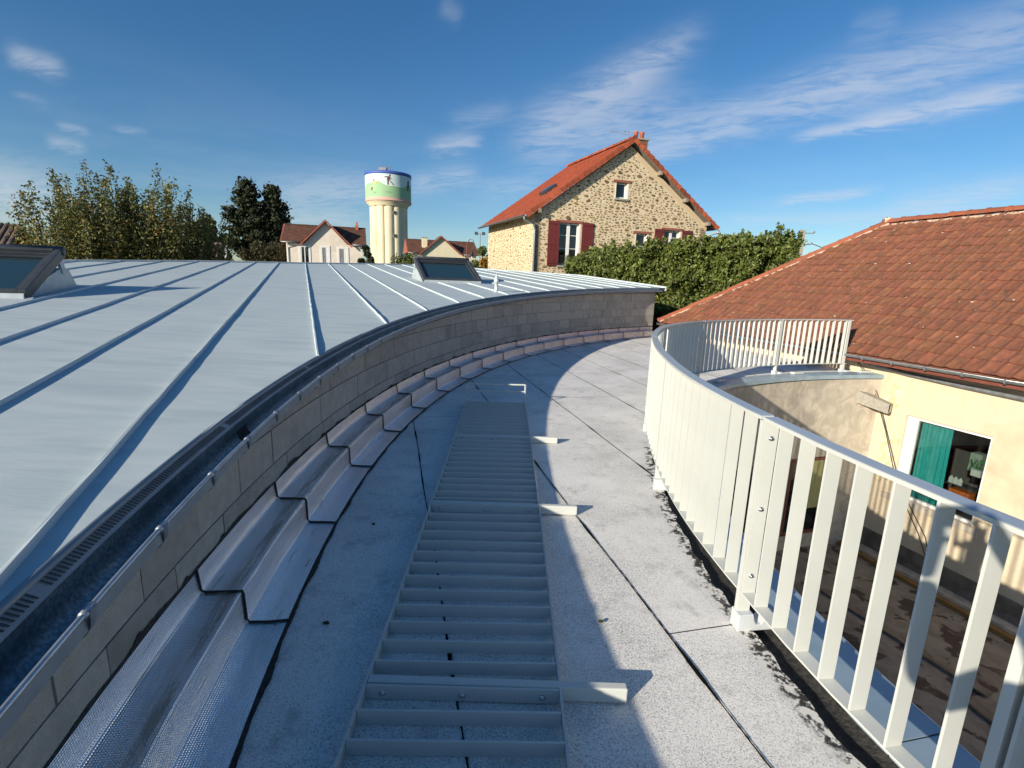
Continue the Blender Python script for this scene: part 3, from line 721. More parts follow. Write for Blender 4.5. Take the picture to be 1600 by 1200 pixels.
bolt_me = MB(); bolt_me.lathe((0, 0, 0), [(.013, 0), (.013, .002), (.0085, .003), (.0085, .008), (.006, .011)], 12); bolt_me = bolt_me.mesh('bolt', M_STEEL, True)
def kf(s, r=RR - .035, z=0):
    th = A(s); t = TK(th); nrm = Vector((t.y * -1, t.x, 0)) ; nrm = Vector((-t.y, t.x, 0))
    return frame(PK(th, r, z), -nrm if False else nrm, t, (0, 0, 1)), t, nrm
s = -2.20; last = -9
sl = []
k = 0
q = -1.27 - .153 * 24
while q < 10.45:
    if all(abs(q - p) > .045 for p in posts) and abs(q + 2.345) > .03: sl.append(q)
    q += .153
for q in sl: inst('slat', slat_me, kf(q)[0], rail)
for p in posts:
    M, t, nrm = kf(p); inst('post', post_me, M, rail)
    M2 = kf(p - .036)[0]; inst('slat', slat_me, M2, rail)
    for zb in (1.075, .70, .325):
        b = PK(A(p - .042), RR - .035, zb); inst('bolt', bolt_me, frame(b, nrm, Vector((0, 0, 1)), -t), rail)
    # foot: bent plate with a U shaped notch, fixed on the deck edge
    mb = MB(); out = []
    X = nrm; c = PK(A(p), RR - .035, 0)
    pts = [(-.006, 0), (-.006, .10), (.078, .10), (.088, .06), (.102, .036), (.128, .036), (.142, .06), (.152, .095), (.205, .088), (.218, .0)]
    c0_ = PK(A(p), RR, 0); ra = -NK(A(p))
    mb.hexa([c0_ + ra * u - t * .050 + Vector((0, 0, v)) for u, v in pts], [c0_ + ra * u + t * .030 + Vector((0, 0, v)) for u, v in pts]); mb.build('foot_plate', M_PGREY, rail, bevel=.004)
    if p > 5 : 
        mb = MB(); mb.box(PK(A(p + .35), 7.33, .085), (.28, .10, .04), TK(A(p + .35)), NK(A(p + .35)), (0, 0, 1)); mb.build('clamp_plate', M_POWD, rail, bevel=.006)
# end stop at the near end: small capsule shaped stop in the corner
mb = MB(); e = PK(A(-2.27), RR - .036, 1.10); mb.box(e, (.05, .02, .035), NK(A(-2.27)), TK(A(-2.27)), (0, 0, 1)); mb.build('corner_cap', M_POWD, rail, bevel=.008)

# ================================================================== COURTYARD curved wall with coping
cy = thing('courtyard_wall', 'curved cement rendered wall with dark glazing below and a blue grey zinc coping', 'wall', tuple(PK(0, 7.2, -3.9)))
tc0, tc1 = radians(-42), radians(83.8)
cths = lin(tc0, tc1, 140)
sweep(PK, [(7.36, -.05), (7.15, -.05), (7.15, -1.76), (7.36, -1.76)], cths, closed=True, R=7.2).build('render_band', M_REND, cy)
cpn = 10
for i in range(cpn):
    a, b = tc0 + (radians(96) - tc0) * i / cpn, tc0 + (radians(96) - tc0) * (i + 1) / cpn - .0012
    if b > radians(84.2): b = min(b, radians(84.3))
    if a >= b: continue
    sweep(PK, [(7.42, .01), (7.42, .062), (7.40, .066), (7.13, .054), (7.118, .046), (7.118, -.03), (7.13, -.03), (7.13, .02)], lin(a, b, 14), closed=True, R=7.2).build('coping', M_COPE, cy)
sweep(PK, [(7.36, -3.9), (7.15, -3.9), (7.15, -3.55), (7.36, -3.55)], cths, closed=True, R=7.2).build('base_wall', M_REND, cy)
bays = [(8, 17), (18, 27), (28, 37), (38, 47), (48, 56), (57, 66), (67.2, 75.4)]
for i, (a, b) in enumerate(bays):
    a, b = radians(a), radians(b)
    f = MB(); 
    pa, pb = PK(a, 7.17, 0), PK(b, 7.17, 0); t = (pb - pa).normalized(); L = (pb - pa).length; nr = Vector((-t.y, t.x, 0))
    for u, w in ((.03, .06), (L / 2, .06), (L - .03, .06)): f.box(pa + t * u + Vector((0, 0, -2.66)), (w, .06, 1.78), t, nr)
    for zz in (-1.80, -3.52): f.box(pa + t * L / 2 + Vector((0, 0, zz)), (L - .14, .055, .06), t, nr)
    wo = f.build('window', M_FASC, cy)
    g = MB(); g.quad(pa + nr * .02 + Vector((0, 0, -3.5)), pb + nr * .02 + Vector((0, 0, -3.5)), pb + nr * .02 + Vector((0, 0, -1.8)), pa + nr * .02 + Vector((0, 0, -1.8)))
    o = g.build('pane', M_DGLASS, None); o.parent = wo
    if i == 6:
        cu_ = MB(); n = 24
        for k in range(n + 1):
            u = .28 + (L - .34) * k / n; d = -.012 + .010 * sin(k * 1.7)
            p = pa + t * u + nr * (d); cu_.v += [(p.x, p.y, -1.84), (p.x, p.y, -2.95)]
            if k: cu_.f.append((2 * k - 2, 2 * k - 1, 2 * k + 1, 2 * k))
        o = cu_.build('curtain', M_GREENW, None, True); o.parent = wo
for a in (17.5, 27.5, 37.5, 47.5, 56.5, 66.6):
    p = PK(radians(a), 7.22, -2.66); mb = MB(); mb.box(p, (.14, .14, 1.80), TK(radians(a)), NK(radians(a))); mb.build('pillar', M_REND, cy)
sweep(PK, [(7.36, -3.56), (7.15, -3.56), (7.15, -1.75), (7.36, -1.75)], lin(radians(75.6), tc1, 12), closed=True, R=7.2).build('wall_pier', M_REND, cy)
# concrete rainwater spout sticking out of the render
sp = MB(); p0 = PK(radians(80.2), 7.15, -.42); dirn = Vector((.62, -.78, 0)).normalized(); side = Vector((-dirn.y, dirn.x, 0))
def sect(c, w, h_): return [c - side * w - Vector((0, 0, h_)), c + side * w - Vector((0, 0, h_)), c + side * w + Vector((0, 0, h_)), c - side * w + Vector((0, 0, h_))]
A0s, B0s = sect(p0 - dirn * .1, .12, .13), sect(p0 + dirn * .52 - Vector((0, 0, .16)), .10, .10)
A1s, B1s = sect(p0 - dirn * .1, .09, .10), sect(p0 + dirn * .52 - Vector((0, 0, .16)), .078, .078)
sp.v = [tuple(v) for v in A0s + B0s + B1s + A1s]
for k in range(4):
    k2 = (k + 1) % 4; sp.f += [(k, k2, 4 + k2, 4 + k), (4 + k, 4 + k2, 8 + k2, 8 + k), (8 + k, 8 + k2, 12 + k2, 12 + k)]
sp.build('rain_spout', M_MORTAR, cy)

# ================================================================== CREAM HOUSE with clay tile roof, right
WA = radians(-17.2); wv = Vector((sin(WA), cos(WA), 0)); nv = Vector((wv.y, -wv.x, 0)); WO = Vector((8.0, 10.38, 0))
house = thing('cream_house', 'cream rendered house with weathered clay tile hipped roof beside the courtyard', 'house', (8.5, 8, -3.9))
def hw(a, z, d=0.0): return WO - wv * a + nv * d + Vector((0, 0, z))       # a = metres towards the camera, d = into the house
def wallrect(mb, a0, a1, z0, z1): mb.hexa([hw(a0, z0), hw(a1, z0), hw(a1, z0, .3), hw(a0, z0, .3)], [hw(a0, z1), hw(a1, z1), hw(a1, z1, .3), hw(a0, z1, .3)])
w0, w1, wz0, wz1 = .46, 1.95, -2.40, -.67
mb = MB(); wallrect(mb, -7.3, w0, -3.9, .42); mb.build('wall', M_CREAM, house)
mb = MB(); wallrect(mb, w1, 9.0, -3.9, .42); mb.build('wall', M_CREAM, house)
mb = MB(); wallrect(mb, w0, w1, wz1, .42); mb.build('wall', M_CREAM, house)
mb = MB(); wallrect(mb, w0, w1, -3.9, wz0 - .12); mb.build('wall', M_CREAM, house)
mb = MB(); mb.hexa([hw(w0 - .18, wz0 - .13, -.05), hw(w1 + .12, wz0 - .13, -.05), hw(w1 + .12, wz0 - .13, .2), hw(w0 - .18, wz0 - .13, .2)], [hw(w0 - .18, wz0, -.04), hw(w1 + .12, wz0, -.04), hw(w1 + .12, wz0 + .02, .2), hw(w0 - .18, wz0 + .02, .2)])
mb.build('window_sill', M_REND, house)
# window with frame, pane; room behind
fm = MB(); fw = .07
def fbox(mb, a0, a1, z0, z1, d0, d1): mb.hexa([hw(a0, z0, d0), hw(a1, z0, d0), hw(a1, z0, d1), hw(a0, z0, d1)], [hw(a0, z1, d0), hw(a1, z1, d0), hw(a1, z1, d1), hw(a0, z1, d1)])
fbox(fm, w0, w0 + .13, wz0, wz1, .06, .14); fbox(fm, w0 + .13, w0 + .19, wz0, wz1, .045, .13); fbox(fm, w1 - .055, w1, wz0, wz1, .06, .14)
fbox(fm, w0 + .19, w1 - .055, wz1 - .06, wz1, .06, .14); fbox(fm, w0 + .19, w1 - .055, wz0, wz0 + .06, .06, .14)
win = fm.build('window', M_PVC, house)
fbox(g := MB(), w0 + .19, w1 - .055, wz0 + .06, wz1 - .06, .095, .101); o = g.build('pane', M_GLASS, None); o.parent = win
cu_ = MB(); n = 40
for k in range(n + 1):
    a = w0 + .20 + .55 * k / n; d = .20 + .022 * sin(k * 1.15) + .01 * sin(k * .4)
    p, q = hw(a, wz1 - .08, d), hw(a + .03 * sin(k * .2), wz0 + .03, d + .01); cu_.v += [tuple(p), tuple(q)]
    if k: cu_.f.append((2 * k - 2, 2 * k - 1, 2 * k + 1, 2 * k))
o = cu_.build('curtain', M_TEAL, house, True)
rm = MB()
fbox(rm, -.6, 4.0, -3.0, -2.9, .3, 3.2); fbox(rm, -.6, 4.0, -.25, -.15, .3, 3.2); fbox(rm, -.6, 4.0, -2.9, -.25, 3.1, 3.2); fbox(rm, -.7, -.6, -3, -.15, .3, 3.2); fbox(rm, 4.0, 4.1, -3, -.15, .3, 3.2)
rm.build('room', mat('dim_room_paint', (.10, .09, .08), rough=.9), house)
# room contents seen through the pane
def item(name, a, z, w, h_, d, m, lab, cat, dd=.06):
    b = MB(); fbox(b, a, a + w, z, z + h_, d, d + dd); o = b.build(name, m); tag(o, lab, cat); return o
shelf = MB(); fbox(shelf, 1.20, 1.75, -1.86, -1.84, .30, .55); fbox(shelf, 1.20, 1.75, -2.12, -2.10, .30, .55)
o = shelf.build('shelf', M_FRAME); tag(o, 'small dark shelf behind the pane beside the teal curtain', 'shelf')
M_PAPER = mat('white_paper', (.6, .6, .56), rough=.8); M_ORANGE = mat('orange_box_card', (.62, .16, .02), (.5, .1, .02), 30, rough=.6)
for k, (a, lab) in enumerate(((1.23, 'white paper house cut-out nearest the teal curtain'), (1.31, 'white paper house cut-out, middle of three on the shelf'), (1.39, 'white paper house cut-out farthest from the teal curtain'))):
    b = MB(); P = [(0, 0), (.07, 0), (.07, .10), (.035, .15), (0, .10)]
    b.hexa([hw(a + u, -1.84 + v, .34) for u, v in P], [hw(a + u, -1.84 + v, .36) for u, v in P]); o = b.build('paper_house', M_PAPER); tag(o, lab, 'paper craft', 'paper houses on the window shelf')
item('storage_box', 1.28, -2.10, .34, .16, .32, M_ORANGE, 'orange card box under the paper houses in the window', 'box', .2)
item('storage_box', 1.24, -1.62, .20, .36, .8, mat('pale_green_card', (.32, .38, .30), rough=.8), 'tall pale green box in the room behind the window', 'box', .2)
lf = MB(); random.seed(2)
for k in range(40):
    c = hw(1.50 + random.uniform(-.08, .10), -1.42 + random.uniform(-.09, .1), .55 + random.uniform(-.06, .06)); d = Vector((random.uniform(-1, 1), random.uniform(-1, 1), random.uniform(.2, 1))).normalized() * .06; s_ = Vector((d.y, -d.x, 0)).normalized() * .012
    lf.quad(c - s_, c + s_, c + s_ + d, c - s_ + d)
pl_ = lf.build('house_plant', mat('bright_green_leaf', (.05, .25, .05), rough=.5)); tag(pl_, 'small bright green plant in the room behind the window', 'plant'); pl_['base'] = [0, 0, 0]
item('plant_pot', 1.47, -1.62, .16, .13, .5, M_PAPER, 'pale square pot under the green plant in the window', 'pot', .12)
# bare render patches at the corner with the curved wall
random.seed(21)
def blob(mb, a0, a1, z0, z1, d, seed):
    rr = random.Random(seed); n = 22; ca, cz = (a0 + a1) / 2, (z0 + z1) / 2; P = []
    for k in range(n):
        an = 2 * pi * k / n; sx = (a1 - a0) / 2; sz = (z1 - z0) / 2
        m_ = 1 / max(abs(cos(an)), abs(sin(an))) * .86 + rr.uniform(-.1, .1); P.append((ca + sx * cos(an) * m_, cz + sz * sin(an) * m_))
    mb.hexa([hw(a, z, d) for a, z in P], [hw(a, z, d - .02) for a, z in P])
mb = MB(); blob(mb, .02, .26, -.05, -.62, 0.005, 1); blob(mb, -.02, .16, -.35, -.95, .003, 2); blob(mb, .05, .44, -.95, -2.3, .004, 3)
mb.build('bare_patch', M_CREAMP, house)
mb = MB(); wallrect(mb, -.25, 9.0, -3.9, -3.45); 
mb = MB(); mb.hexa([hw(-.1, -3.9, -.06), hw(9, -3.9, -.06), hw(9, -3.9, 0), hw(-.1, -3.9, 0)], [hw(-.1, -3.38, -.045), hw(9, -3.38, -.045), hw(9, -3.38, 0), hw(-.1, -3.38, 0)])
mb.build('plinth', mat('dirty_plinth', (.20, .17, .14), (.12, .10, .08), 4, 8, rough=.95, bump=.5, bscale=20), house)
# eaves: fascia, soffit, gutter
EO = Vector((5.17, 17.87, .50)); EL_ = 13.6
ez = .47
def he(a, d, z): return EO - wv * a + nv * d + Vector((0, 0, z - .5))      # eave frame: a along to camera, d inwards
mb = MB(); mb.hexa([he(-.0, .02, .30), he(EL_, .02, .30), he(EL_, .05, .30), he(0, .05, .30)], [he(0, .02, .47), he(EL_, .02, .47), he(EL_, .05, .47), he(0, .05, .47)]); mb.build('fascia', M_FASC, house)
mb = MB(); mb.hexa([he(0, .05, .30), he(EL_, .05, .30), he(EL_, .47, .30), he(0, .47, .30)], [he(0, .05, .32), he(EL_, .05, .32), he(EL_, .47, .32), he(0, .47, .32)]); mb.build('soffit', M_FASC, house)
mb = MB(); mb.hexa([he(.02, 0, .30), he(.05, 0, .30), he(.05, 8.7, .30), he(.02, 8.7, .30)], [he(.02, 0, .47), he(.05, 0, .47), he(.05, 8.7, .47), he(.02, 8.7, .47)]); mb.build('fascia', M_FASC, house)
mb = MB(); mb.hexa([he(.45, .45, -3.9), he(.75, .45, -3.9), he(.75, 8.3, -3.9), he(.45, 8.3, -3.9)], [he(.45, .45, .4), he(.75, .45, .4), he(.75, 8.3, .4), he(.45, 8.3, .4)]); mb.build('wall', M_CREAM, house)
gm = MB(); n = 9; arc = [(-.035 + .058 * cos(a), .435 - .058 * sin(a)) for a in lin(0, pi, n)]
for a in (-.02, EL_):
    for d, z in arc: gm.v.append(tuple(he(a, d, z)))
for i in range(n - 1): gm.f.append((i, i + 1, n + i + 1, n + i))
hg = gm.build('gutter', M_PIPE, house, True)
mb = MB(); mb.tube([he(-.02, -.095, .437), he(EL_, -.095, .437)], .010, 8); o = mb.build('bead', M_BEAD, None, True); o.parent = hg
for k in range(22):
    a = .3 + k * .62; mb = MB(); mb.box(he(a, -.10, .415), (.03, .012, .06), wv, nv); mb.box(he(a, -.035, .372), (.022, .12, .012), wv, nv); o = mb.build('gutter_bracket', M_PIPE, None); o.parent = hg
mb = MB(); mb.tube([hw(-1.25, .36, -.30), hw(-.97, .34, -.12), hw(-.4, .24, -.07), hw(.34, .17, -.06), hw(1.3, .13, -.06), hw(3.5, .07, -.06), hw(8, .0, -.06)], .042, 10); mb.build('downpipe', M_PIPE, house, True)
mb = MB()
for off, dd in ((0, 0), (.05, .03)):
    mb.tube([hw(-1.05 + off, .42, -.36), hw(-.75 + off, .32, -.16), hw(-.35 + off, -.10, -.12), hw(-.16 + off, -.43, -.09), hw(.14 + off, -1.1, -.06 - dd), hw(.48 + off * 1.6, -1.94, -.05 - dd), hw(.82 + off * 2, -2.5, -.06), hw(1.15 + off * 2.6, -2.95, -.06), hw(1.62 + off, -3.80, -.07)], .0085, 6)
mb.build('cable', M_CABLE, house, True)

# roof tiles
PH = radians(36.5); TD = .338; TW = .25; NR = 16
mdir = (nv * cos(PH) + Vector((0, 0, sin(PH)))).normalized(); tdir = -wv; nup = tdir.cross(mdir); nup = nup if nup.z > 0 else -nup
def tile_mesh():
    mb = MB(); xs = [0, .02, .045, .075, .10, .135, .185, .225, .25]; hs = [.010, .018, .030, .018, .006, .004, .006, .004, .008]
    L = TD + .035
    for yy, lift in ((-.012, .028), (L, .002)):
        for x, h_ in zip(xs, hs): mb.v.append((x * .985 + .002, yy, h_ + lift))
    n = len(xs)
    for x, h_ in zip(xs, hs): mb.v.append((x * .985 + .002, -.012, h_ + .028 - .019))
    for i in range(n - 1):
        mb.f.append((i, i + 1, n + i + 1, n + i)); mb.f.append((i + 1, i, 2 * n + i, 2 * n + i + 1))
    mb.v += [(mb.v[n - 1][0], L, -.01)]; 
    mb.f.append((2 * n - 1, n - 1, 3 * n - 1)); mb.f.append((0, n, 2 * n))
    return mb
tme = tile_mesh().mesh('roof_tile', M_TILE)
pos = []
for r in range(NR):
    for c in range(int(EL_ / TW)):
        a = c * TW; hip_a = r * TD * cos(PH)
        if a < hip_a - .02 - TW * .3: continue
        p = he(a, 0, .49) + mdir * (r * TD - .03)
        dv = p - CAM; zz = dv.dot(Fv); sx = dv.dot(Rv) / zz
        pos.append((dv.length + (8 if sx > 1.08 else 0), r, c, p))
pos.sort(key=lambda t: t[0])
rs = random.Random(4); stuff = MB(); tm = tile_mesh()
for i, (_, r, c, p) in enumerate(pos):
    j = rs.uniform(-.004, .004); X = (tdir + mdir * rs.uniform(-.006, .006)).normalized(); M = frame(p + nup * j + mdir * rs.uniform(-.005, .005), X, mdir, nup)
    if i < 300: inst('roof_tile', tme, M, house)
    else: stuff.add([M @ Vector(v) for v in tm.v], tm.f)
M_TILEI = mat('weathered_clay_tile_far', (.195, .072, .038), (.26, .098, .050), 9, 8, rough=.85, bump=.3, bscale=70, rnd=.13, c3=(.13, .062, .040), s3=5, r3=(.50, .72), ramp=(.3, .7), hue=.006, island=True)
o = stuff.build('roof_tiles', M_TILEI, house); o['kind'] = 'stuff'
ridge0 = he(4.35, 4.35, .49 + 4.35 * math.tan(PH))
# underlay and the other slopes
ul = MB(); RL = 9.3
R1 = ridge0 - wv * RL; E1 = he(EL_, 0, .47); E0_ = he(0, 0, .47); B0 = he(0, 8.7, .47); B1 = he(EL_, 8.7, .47)
dn = Vector((0, 0, -.03))
ul.quad(E0_ + dn, E1 + dn, R1 + dn, ridge0 + dn); ul.quad(E0_ + dn, ridge0 + dn, B0 + dn); ul.quad(B0 + dn, ridge0 + dn, R1 + dn, B1 + dn)
ul.build('roof_slopes', M_TILEI, house)
def capline(P, Q, n, name, m, parent, rad=.105):
    d = (Q - P); L = d.length / n; d.normalize(); side = d.cross(Vector((0, 0, 1))).normalized(); up = side.cross(d)
    mb = MB(); k = 7
    for y, rr in ((0, rad * 1.12), (L * .16, rad * 1.12), (L * .17, rad), (L * 1.04, rad * .9)):
        for a in lin(-.25, pi + .25, k): mb.v.append((rr * cos(a), y, rr * .82 * sin(a)))
    for i in range(3):
        for q in range(k - 1): mb.f.append((i * k + q, i * k + q + 1, (i + 1) * k + q + 1, (i + 1) * k + q))
    mb.f.append(tuple(range(k)))
    me = mb.mesh(name, m, False)
    for i in range(n): 
        o_ = P + d * (L * i) + up * random.uniform(-.006, .008) + side * random.uniform(-.008, .008)
        inst(name, me, frame(o_, side, d, up), parent)
random.seed(9)
capline(he(-.02, -.02, .52), ridge0 + Vector((0, 0, .03)), 17, 'hip_tile', M_TILE2, house)
capline(ridge0 + Vector((0, 0, .04)), R1 + Vector((0, 0, .04)), 23, 'ridge_tile', M_TILE2, house, .115)
def ribbon(name, P, Q, off, w, m, parent, n=240):
    mb = MB(); d = Q - P
    for i in range(n + 1):
        c = P + d * (i / n) + off; s_ = nup * .012; ww = w * (.7 + .6 * random.random()); mm = -mdir
        mb.v += [tuple(c + s_), tuple(c + mm * ww + s_ * random.uniform(.3, 1.3)), tuple(c + mm * (ww + .008) - s_ * 2)]
        if i: o = 3 * i; mb.f += [(o - 3, o - 2, o + 1, o), (o - 2, o - 1, o + 2, o + 1)]
    return mb.build(name, m, parent)
ribbon('hip_mortar', he(0, 0, .50), ridge0, -wv * .115 + nup * .034, .042, M_LIME, house)
ribbon('ridge_mortar', ridge0, R1, -mdir * .105 + nup * .034, .042, M_LIME, house)
mb = MB(); mb.lathe(tuple(ridge0 + Vector((0, 0, .02))), [(.15, 0), (.13, .10), (.06, .15), (.0, .16)], 10); mb.build('hip_mortar_knob', M_LIME, house, True)
# lichen and mortar spots on the tiles
mb = MB(); rs = random.Random(8)
for k in range(60):
    a = rs.uniform(1.5, 11); u = rs.uniform(.1, 5.2)
    if a < u * cos(PH) + .3: continue
    c = he(a, 0, .49) + mdir * u + nup * .046; r = rs.uniform(.012, .034); n = 6
    mb.quad(*[c + tdir * cos(2 * pi * i / n) * r * rs.uniform(.6, 1.2) + mdir * sin(2 * pi * i / n) * r * .7 for i in range(n)])
o = mb.build('lichen_spots', mat('pale_lichen', (.62, .50, .40), rough=.9), house); o['kind'] = 'stuff'

# boards and kerb on the courtyard floor along the cream wall
mb = MB(); mb.hexa([hw(-.2, -3.9, -.42), hw(8, -3.9, -.42), hw(8, -3.9, -.30), hw(-.2, -3.9, -.30)], [hw(-.2, -3.82, -.42), hw(8, -3.82, -.42), hw(8, -3.82, -.30), hw(-.2, -3.82, -.30)])
o = mb.build('floor_board', M_WOODY); tag(o, 'long ochre wooden board lying along the foot of the cream wall', 'board')
mb = MB(); mb.hexa([hw(-.2, -3.9, -.29), hw(8, -3.9, -.29), hw(8, -3.9, -.05), hw(-.2, -3.9, -.05)], [hw(-.2, -3.76, -.29), hw(8, -3.76, -.29), hw(8, -3.76, -.05), hw(-.2, -3.76, -.05)])
o = mb.build('kerb', M_REND); tag(o, kind='structure')

M_OLDW = mat('weathered_plank', (.24, .19, .14), (.15, .12, .09), 4, 8, rough=.95, stretch=(6, 1, 6))
for (x, y, L, w_, a_, lab) in ((5.6, 5.6, 3.2, .20, -.24, 'weathered plank lying on the courtyard floor nearest the railing'), (6.6, 7.4, 2.6, .16, -.36, 'weathered plank lying mid courtyard, parallel to the cream wall'),
                               (6.9, 5.0, 2.2, .24, -.18, 'short wide plank lying beside the ochre board')):
    mb = MB(); mb.box((x, y, -3.87), (w_, L, .035), (cos(a_), -sin(a_), 0), (sin(a_), cos(a_), 0)); o = mb.build('plank', M_OLDW, None); tag(o, lab, 'plank', 'planks on the courtyard floor')
# ================================================================== STONE HOUSE
sh = thing('stone_house', 'tall rubble stone house with bright red tiled roof and oxblood shutters', 'house', (5, 30, -4))
G = Vector((.9546, .2978, 0)); BK = Vector((-.3632, .9317, 0)); P1 = Vector((.44, 27.0, 0)); ZE = 5.1; WG = 11.92; ZA = 9.37; LH = 7.95
GN = Vector((-G.y, G.x, 0))       # into the house, square to the gable
def gp_(u, z, d=0.0): return P1 + G * u + GN * (.3 + d) + Vector((0, 0, z))
cL, cR = .56, 11.30
def rake(u):          # wall top under the verge
    t = u / WG * 2; t = t if t <= 1 else 2 - t
    return ZE + (ZA - ZE) * t - .30
def ph(pts, mb, d0, d1): mb.hexa([gp_(u, z, d0) for u, z in pts], [gp_(u, z, d1) for u, z in pts])
openings = [(2.03, 3.17, 2.62, 4.86), (5.22, 5.90, 6.32, 7.15), (6.68, 7.38, 3.80, 4.55), (8.50, 9.52, 3.50, 4.84)]
# gable built as vertical strips round the openings
mb = MB(); us = sorted(set([cL, cR, WG / 2] + [v for o_ in openings for v in o_[:2]]))
for a, b in zip(us, us[1:]):
    hol = [o_ for o_ in openings if o_[0] <= a + 1e-4 and o_[1] >= b - 1e-4]
    segs = []
    if hol: 
        z0 = -4
        for o_ in sorted(hol, key=lambda q: q[2]): segs.append((z0, z0, o_[2], o_[2])); z0 = o_[3]
        segs.append((z0, z0, rake(a), rake(b)))
    else: segs.append((-4, -4, rake(a), rake(b)))
    for (za, zb, zc, zd) in [(q[0], q[1], q[2], q[3]) for q in segs]: ph([(a, za), (b, zb), (b, zd), (a, zc)], mb, 0, .45)
mb.build('gable_wall', M_JOINT, sh)
SL = P1 + G * cL + GN * .3
def lp_(v, z, d=0.0): return SL + BK * v + (-G) * d + Vector((0, 0, z))
mb = MB(); mb.hexa([lp_(0, -4), lp_(LH - .3, -4), lp_(LH - .3, -4, -.4), lp_(0, -4, -.4)], [lp_(0, ZE + .15), lp_(LH - .3, ZE + .15), lp_(LH - .3, ZE + .15, -.4), lp_(0, ZE + .15, -.4)]); mb.build('side_wall', M_JOINT, sh)
SR = P1 + G * cR + GN * .3
mb = MB(); mb.hexa([SR + Vector((0, 0, -4)), SR + BK * (LH - .3) + Vector((0, 0, -4)), SR + BK * (LH - .3) - G * .4 + Vector((0, 0, -4)), SR - G * .4 + Vector((0, 0, -4))],
                   [SR + Vector((0, 0, ZE)), SR + BK * (LH - .3) + Vector((0, 0, ZE)), SR + BK * (LH - .3) - G * .4 + Vector((0, 0, ZE)), SR - G * .4 + Vector((0, 0, ZE))]); mb.build('side_wall', M_JOINT, sh)
rs = random.Random(12)
def stones(place, u0, u1, z0, ztop, holes, nu=.27, nz=.155):
    mb = MB(); cell = {}; tries = 0; area = (u1 - u0) * 8
    while tries < area * 260:
        tries += 1
        u = rs.uniform(u0, u1); z = rs.uniform(z0, 9.3); big = rs.random() < .35
        wd = rs.uniform(.2, .42) if big and tries < area * 70 else rs.uniform(.08, .2); hh_ = wd * rs.uniform(.32, .62) if wd > .12 else wd * rs.uniform(.4, .8)
        if z + hh_ / 2 > ztop(u) - .04 or u - wd / 2 < u0 or u + wd / 2 > u1: continue
        if any(a - .14 < u + wd / 2 and u - wd / 2 < b + .10 and c - .12 < z < d + .20 for a, b, c, d in holes): continue
        ci, cj = int(u / .35), int(z / .22); clash = False
        for di in (-1, 0, 1):
            for dj in (-1, 0, 1):
                for (uu, zz, ww, h2) in cell.get((ci + di, cj + dj), ()):
                    if abs(uu - u) < (ww + wd) / 2 * .95 + .022 and abs(zz - z) < (h2 + hh_) / 2 * .95 + .018: clash = True; break
                if clash: break
            if clash: break
        if clash: continue
        cell.setdefault((ci, cj), []).append((u, z, wd, hh_))
        n = rs.choice((5, 6, 7)); til = rs.uniform(-.35, .35); P = []
        for k in range(n):
            an = 2 * pi * (k + rs.uniform(-.22, .22)) / n; x = cos(an) * wd / 2 * rs.uniform(.8, 1.12); y = sin(an) * hh_ / 2 * rs.uniform(.8, 1.2)
            P.append((u + x * cos(til) - y * sin(til), z + x * sin(til) + y * cos(til)))
        dd = -rs.uniform(.008, .035)
        o = len(mb.v); mb.v += [tuple(place(a, b, .01)) for a, b in P] + [tuple(place(u + (a - u) * .8, z + (b - z) * .8, dd)) for a, b in P]
        for k in range(n): k2 = (k + 1) % n; mb.f.append((o + k, o + k2, o + n + k2, o + n + k))
        mb.f.append(tuple(o + n + k for k in range(n)))
    return mb
o = stones(gp_, cL + .02, cR, .2, lambda u: rake(u) - (.35 if u > WG / 2 + .2 else 0), openings).build('rubble_stones', M_STONE, sh); o['kind'] = 'stuff'
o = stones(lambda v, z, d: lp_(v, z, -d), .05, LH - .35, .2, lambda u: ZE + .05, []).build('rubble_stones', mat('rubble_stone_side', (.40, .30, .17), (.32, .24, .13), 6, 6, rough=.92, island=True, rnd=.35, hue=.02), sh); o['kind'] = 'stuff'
# render band under the right rake
mb = MB(); ph([(WG / 2 + .5, rake(WG / 2 + .5) - .3), (cR - .0, rake(cR) - .32), (cR, rake(cR) - .01), (WG / 2 + .15, rake(WG / 2 + .15) - .01)], mb, -.012, .1); mb.build('render_band', mat('smooth_cream_band', (.58, .46, .30), rough=.9), sh)
# roof slopes as overlapping rows of tiles
def slope_rows(E0, E1, R0, R1, n, m, parent, name, dx=.28, lift=.035):
    mb = MB(); up = ((E1 - E0).cross(R0 - E0)).normalized(); up = up if up.z > 0 else -up
    rr = random.Random(5)
    for i in range(n):
        a0, b0 = E0.lerp(R0, i / n), E1.lerp(R1, i / n); a1, b1 = E0.lerp(R0, (i + 1.08) / n), E1.lerp(R1, (i + 1.08) / n)
        k = max(1, int((b0 - a0).length / dx)); st = rr.random()
        for j in range(k):
            t0, t1 = j / k, (j + .985) / k; l_ = lift * rr.uniform(.85, 1.15)
            p, q, r, s_ = a0.lerp(b0, t0), a0.lerp(b0, t1), a1.lerp(b1, t1), a1.lerp(b1, t0)
            o = len(mb.v); mb.v += [tuple(v) for v in (p + up * l_, q + up * l_, r + up * .004, s_ + up * .004, p, q)]; mb.f += [(o, o + 1, o + 2, o + 3), (o, o + 4, o + 5, o + 1)]
    o = mb.build(name, m, parent); o['kind'] = 'stuff'; return o
PL = P1 + Vector((0, 0, ZE)); PR = P1 + G * WG + Vector((0, 0, ZE)); PA = P1 + G * WG / 2 + Vector((0, 0, ZA))
LR = LH
slope_rows(PL, PL + BK * LR, PA, PA + BK * LR, 20, M_REDT, sh, 'roof_tiles')
slope_rows(PR, PR + BK * LR, PA, PA + BK * LR, 20, M_REDT, sh, 'roof_tiles')
mb = MB()
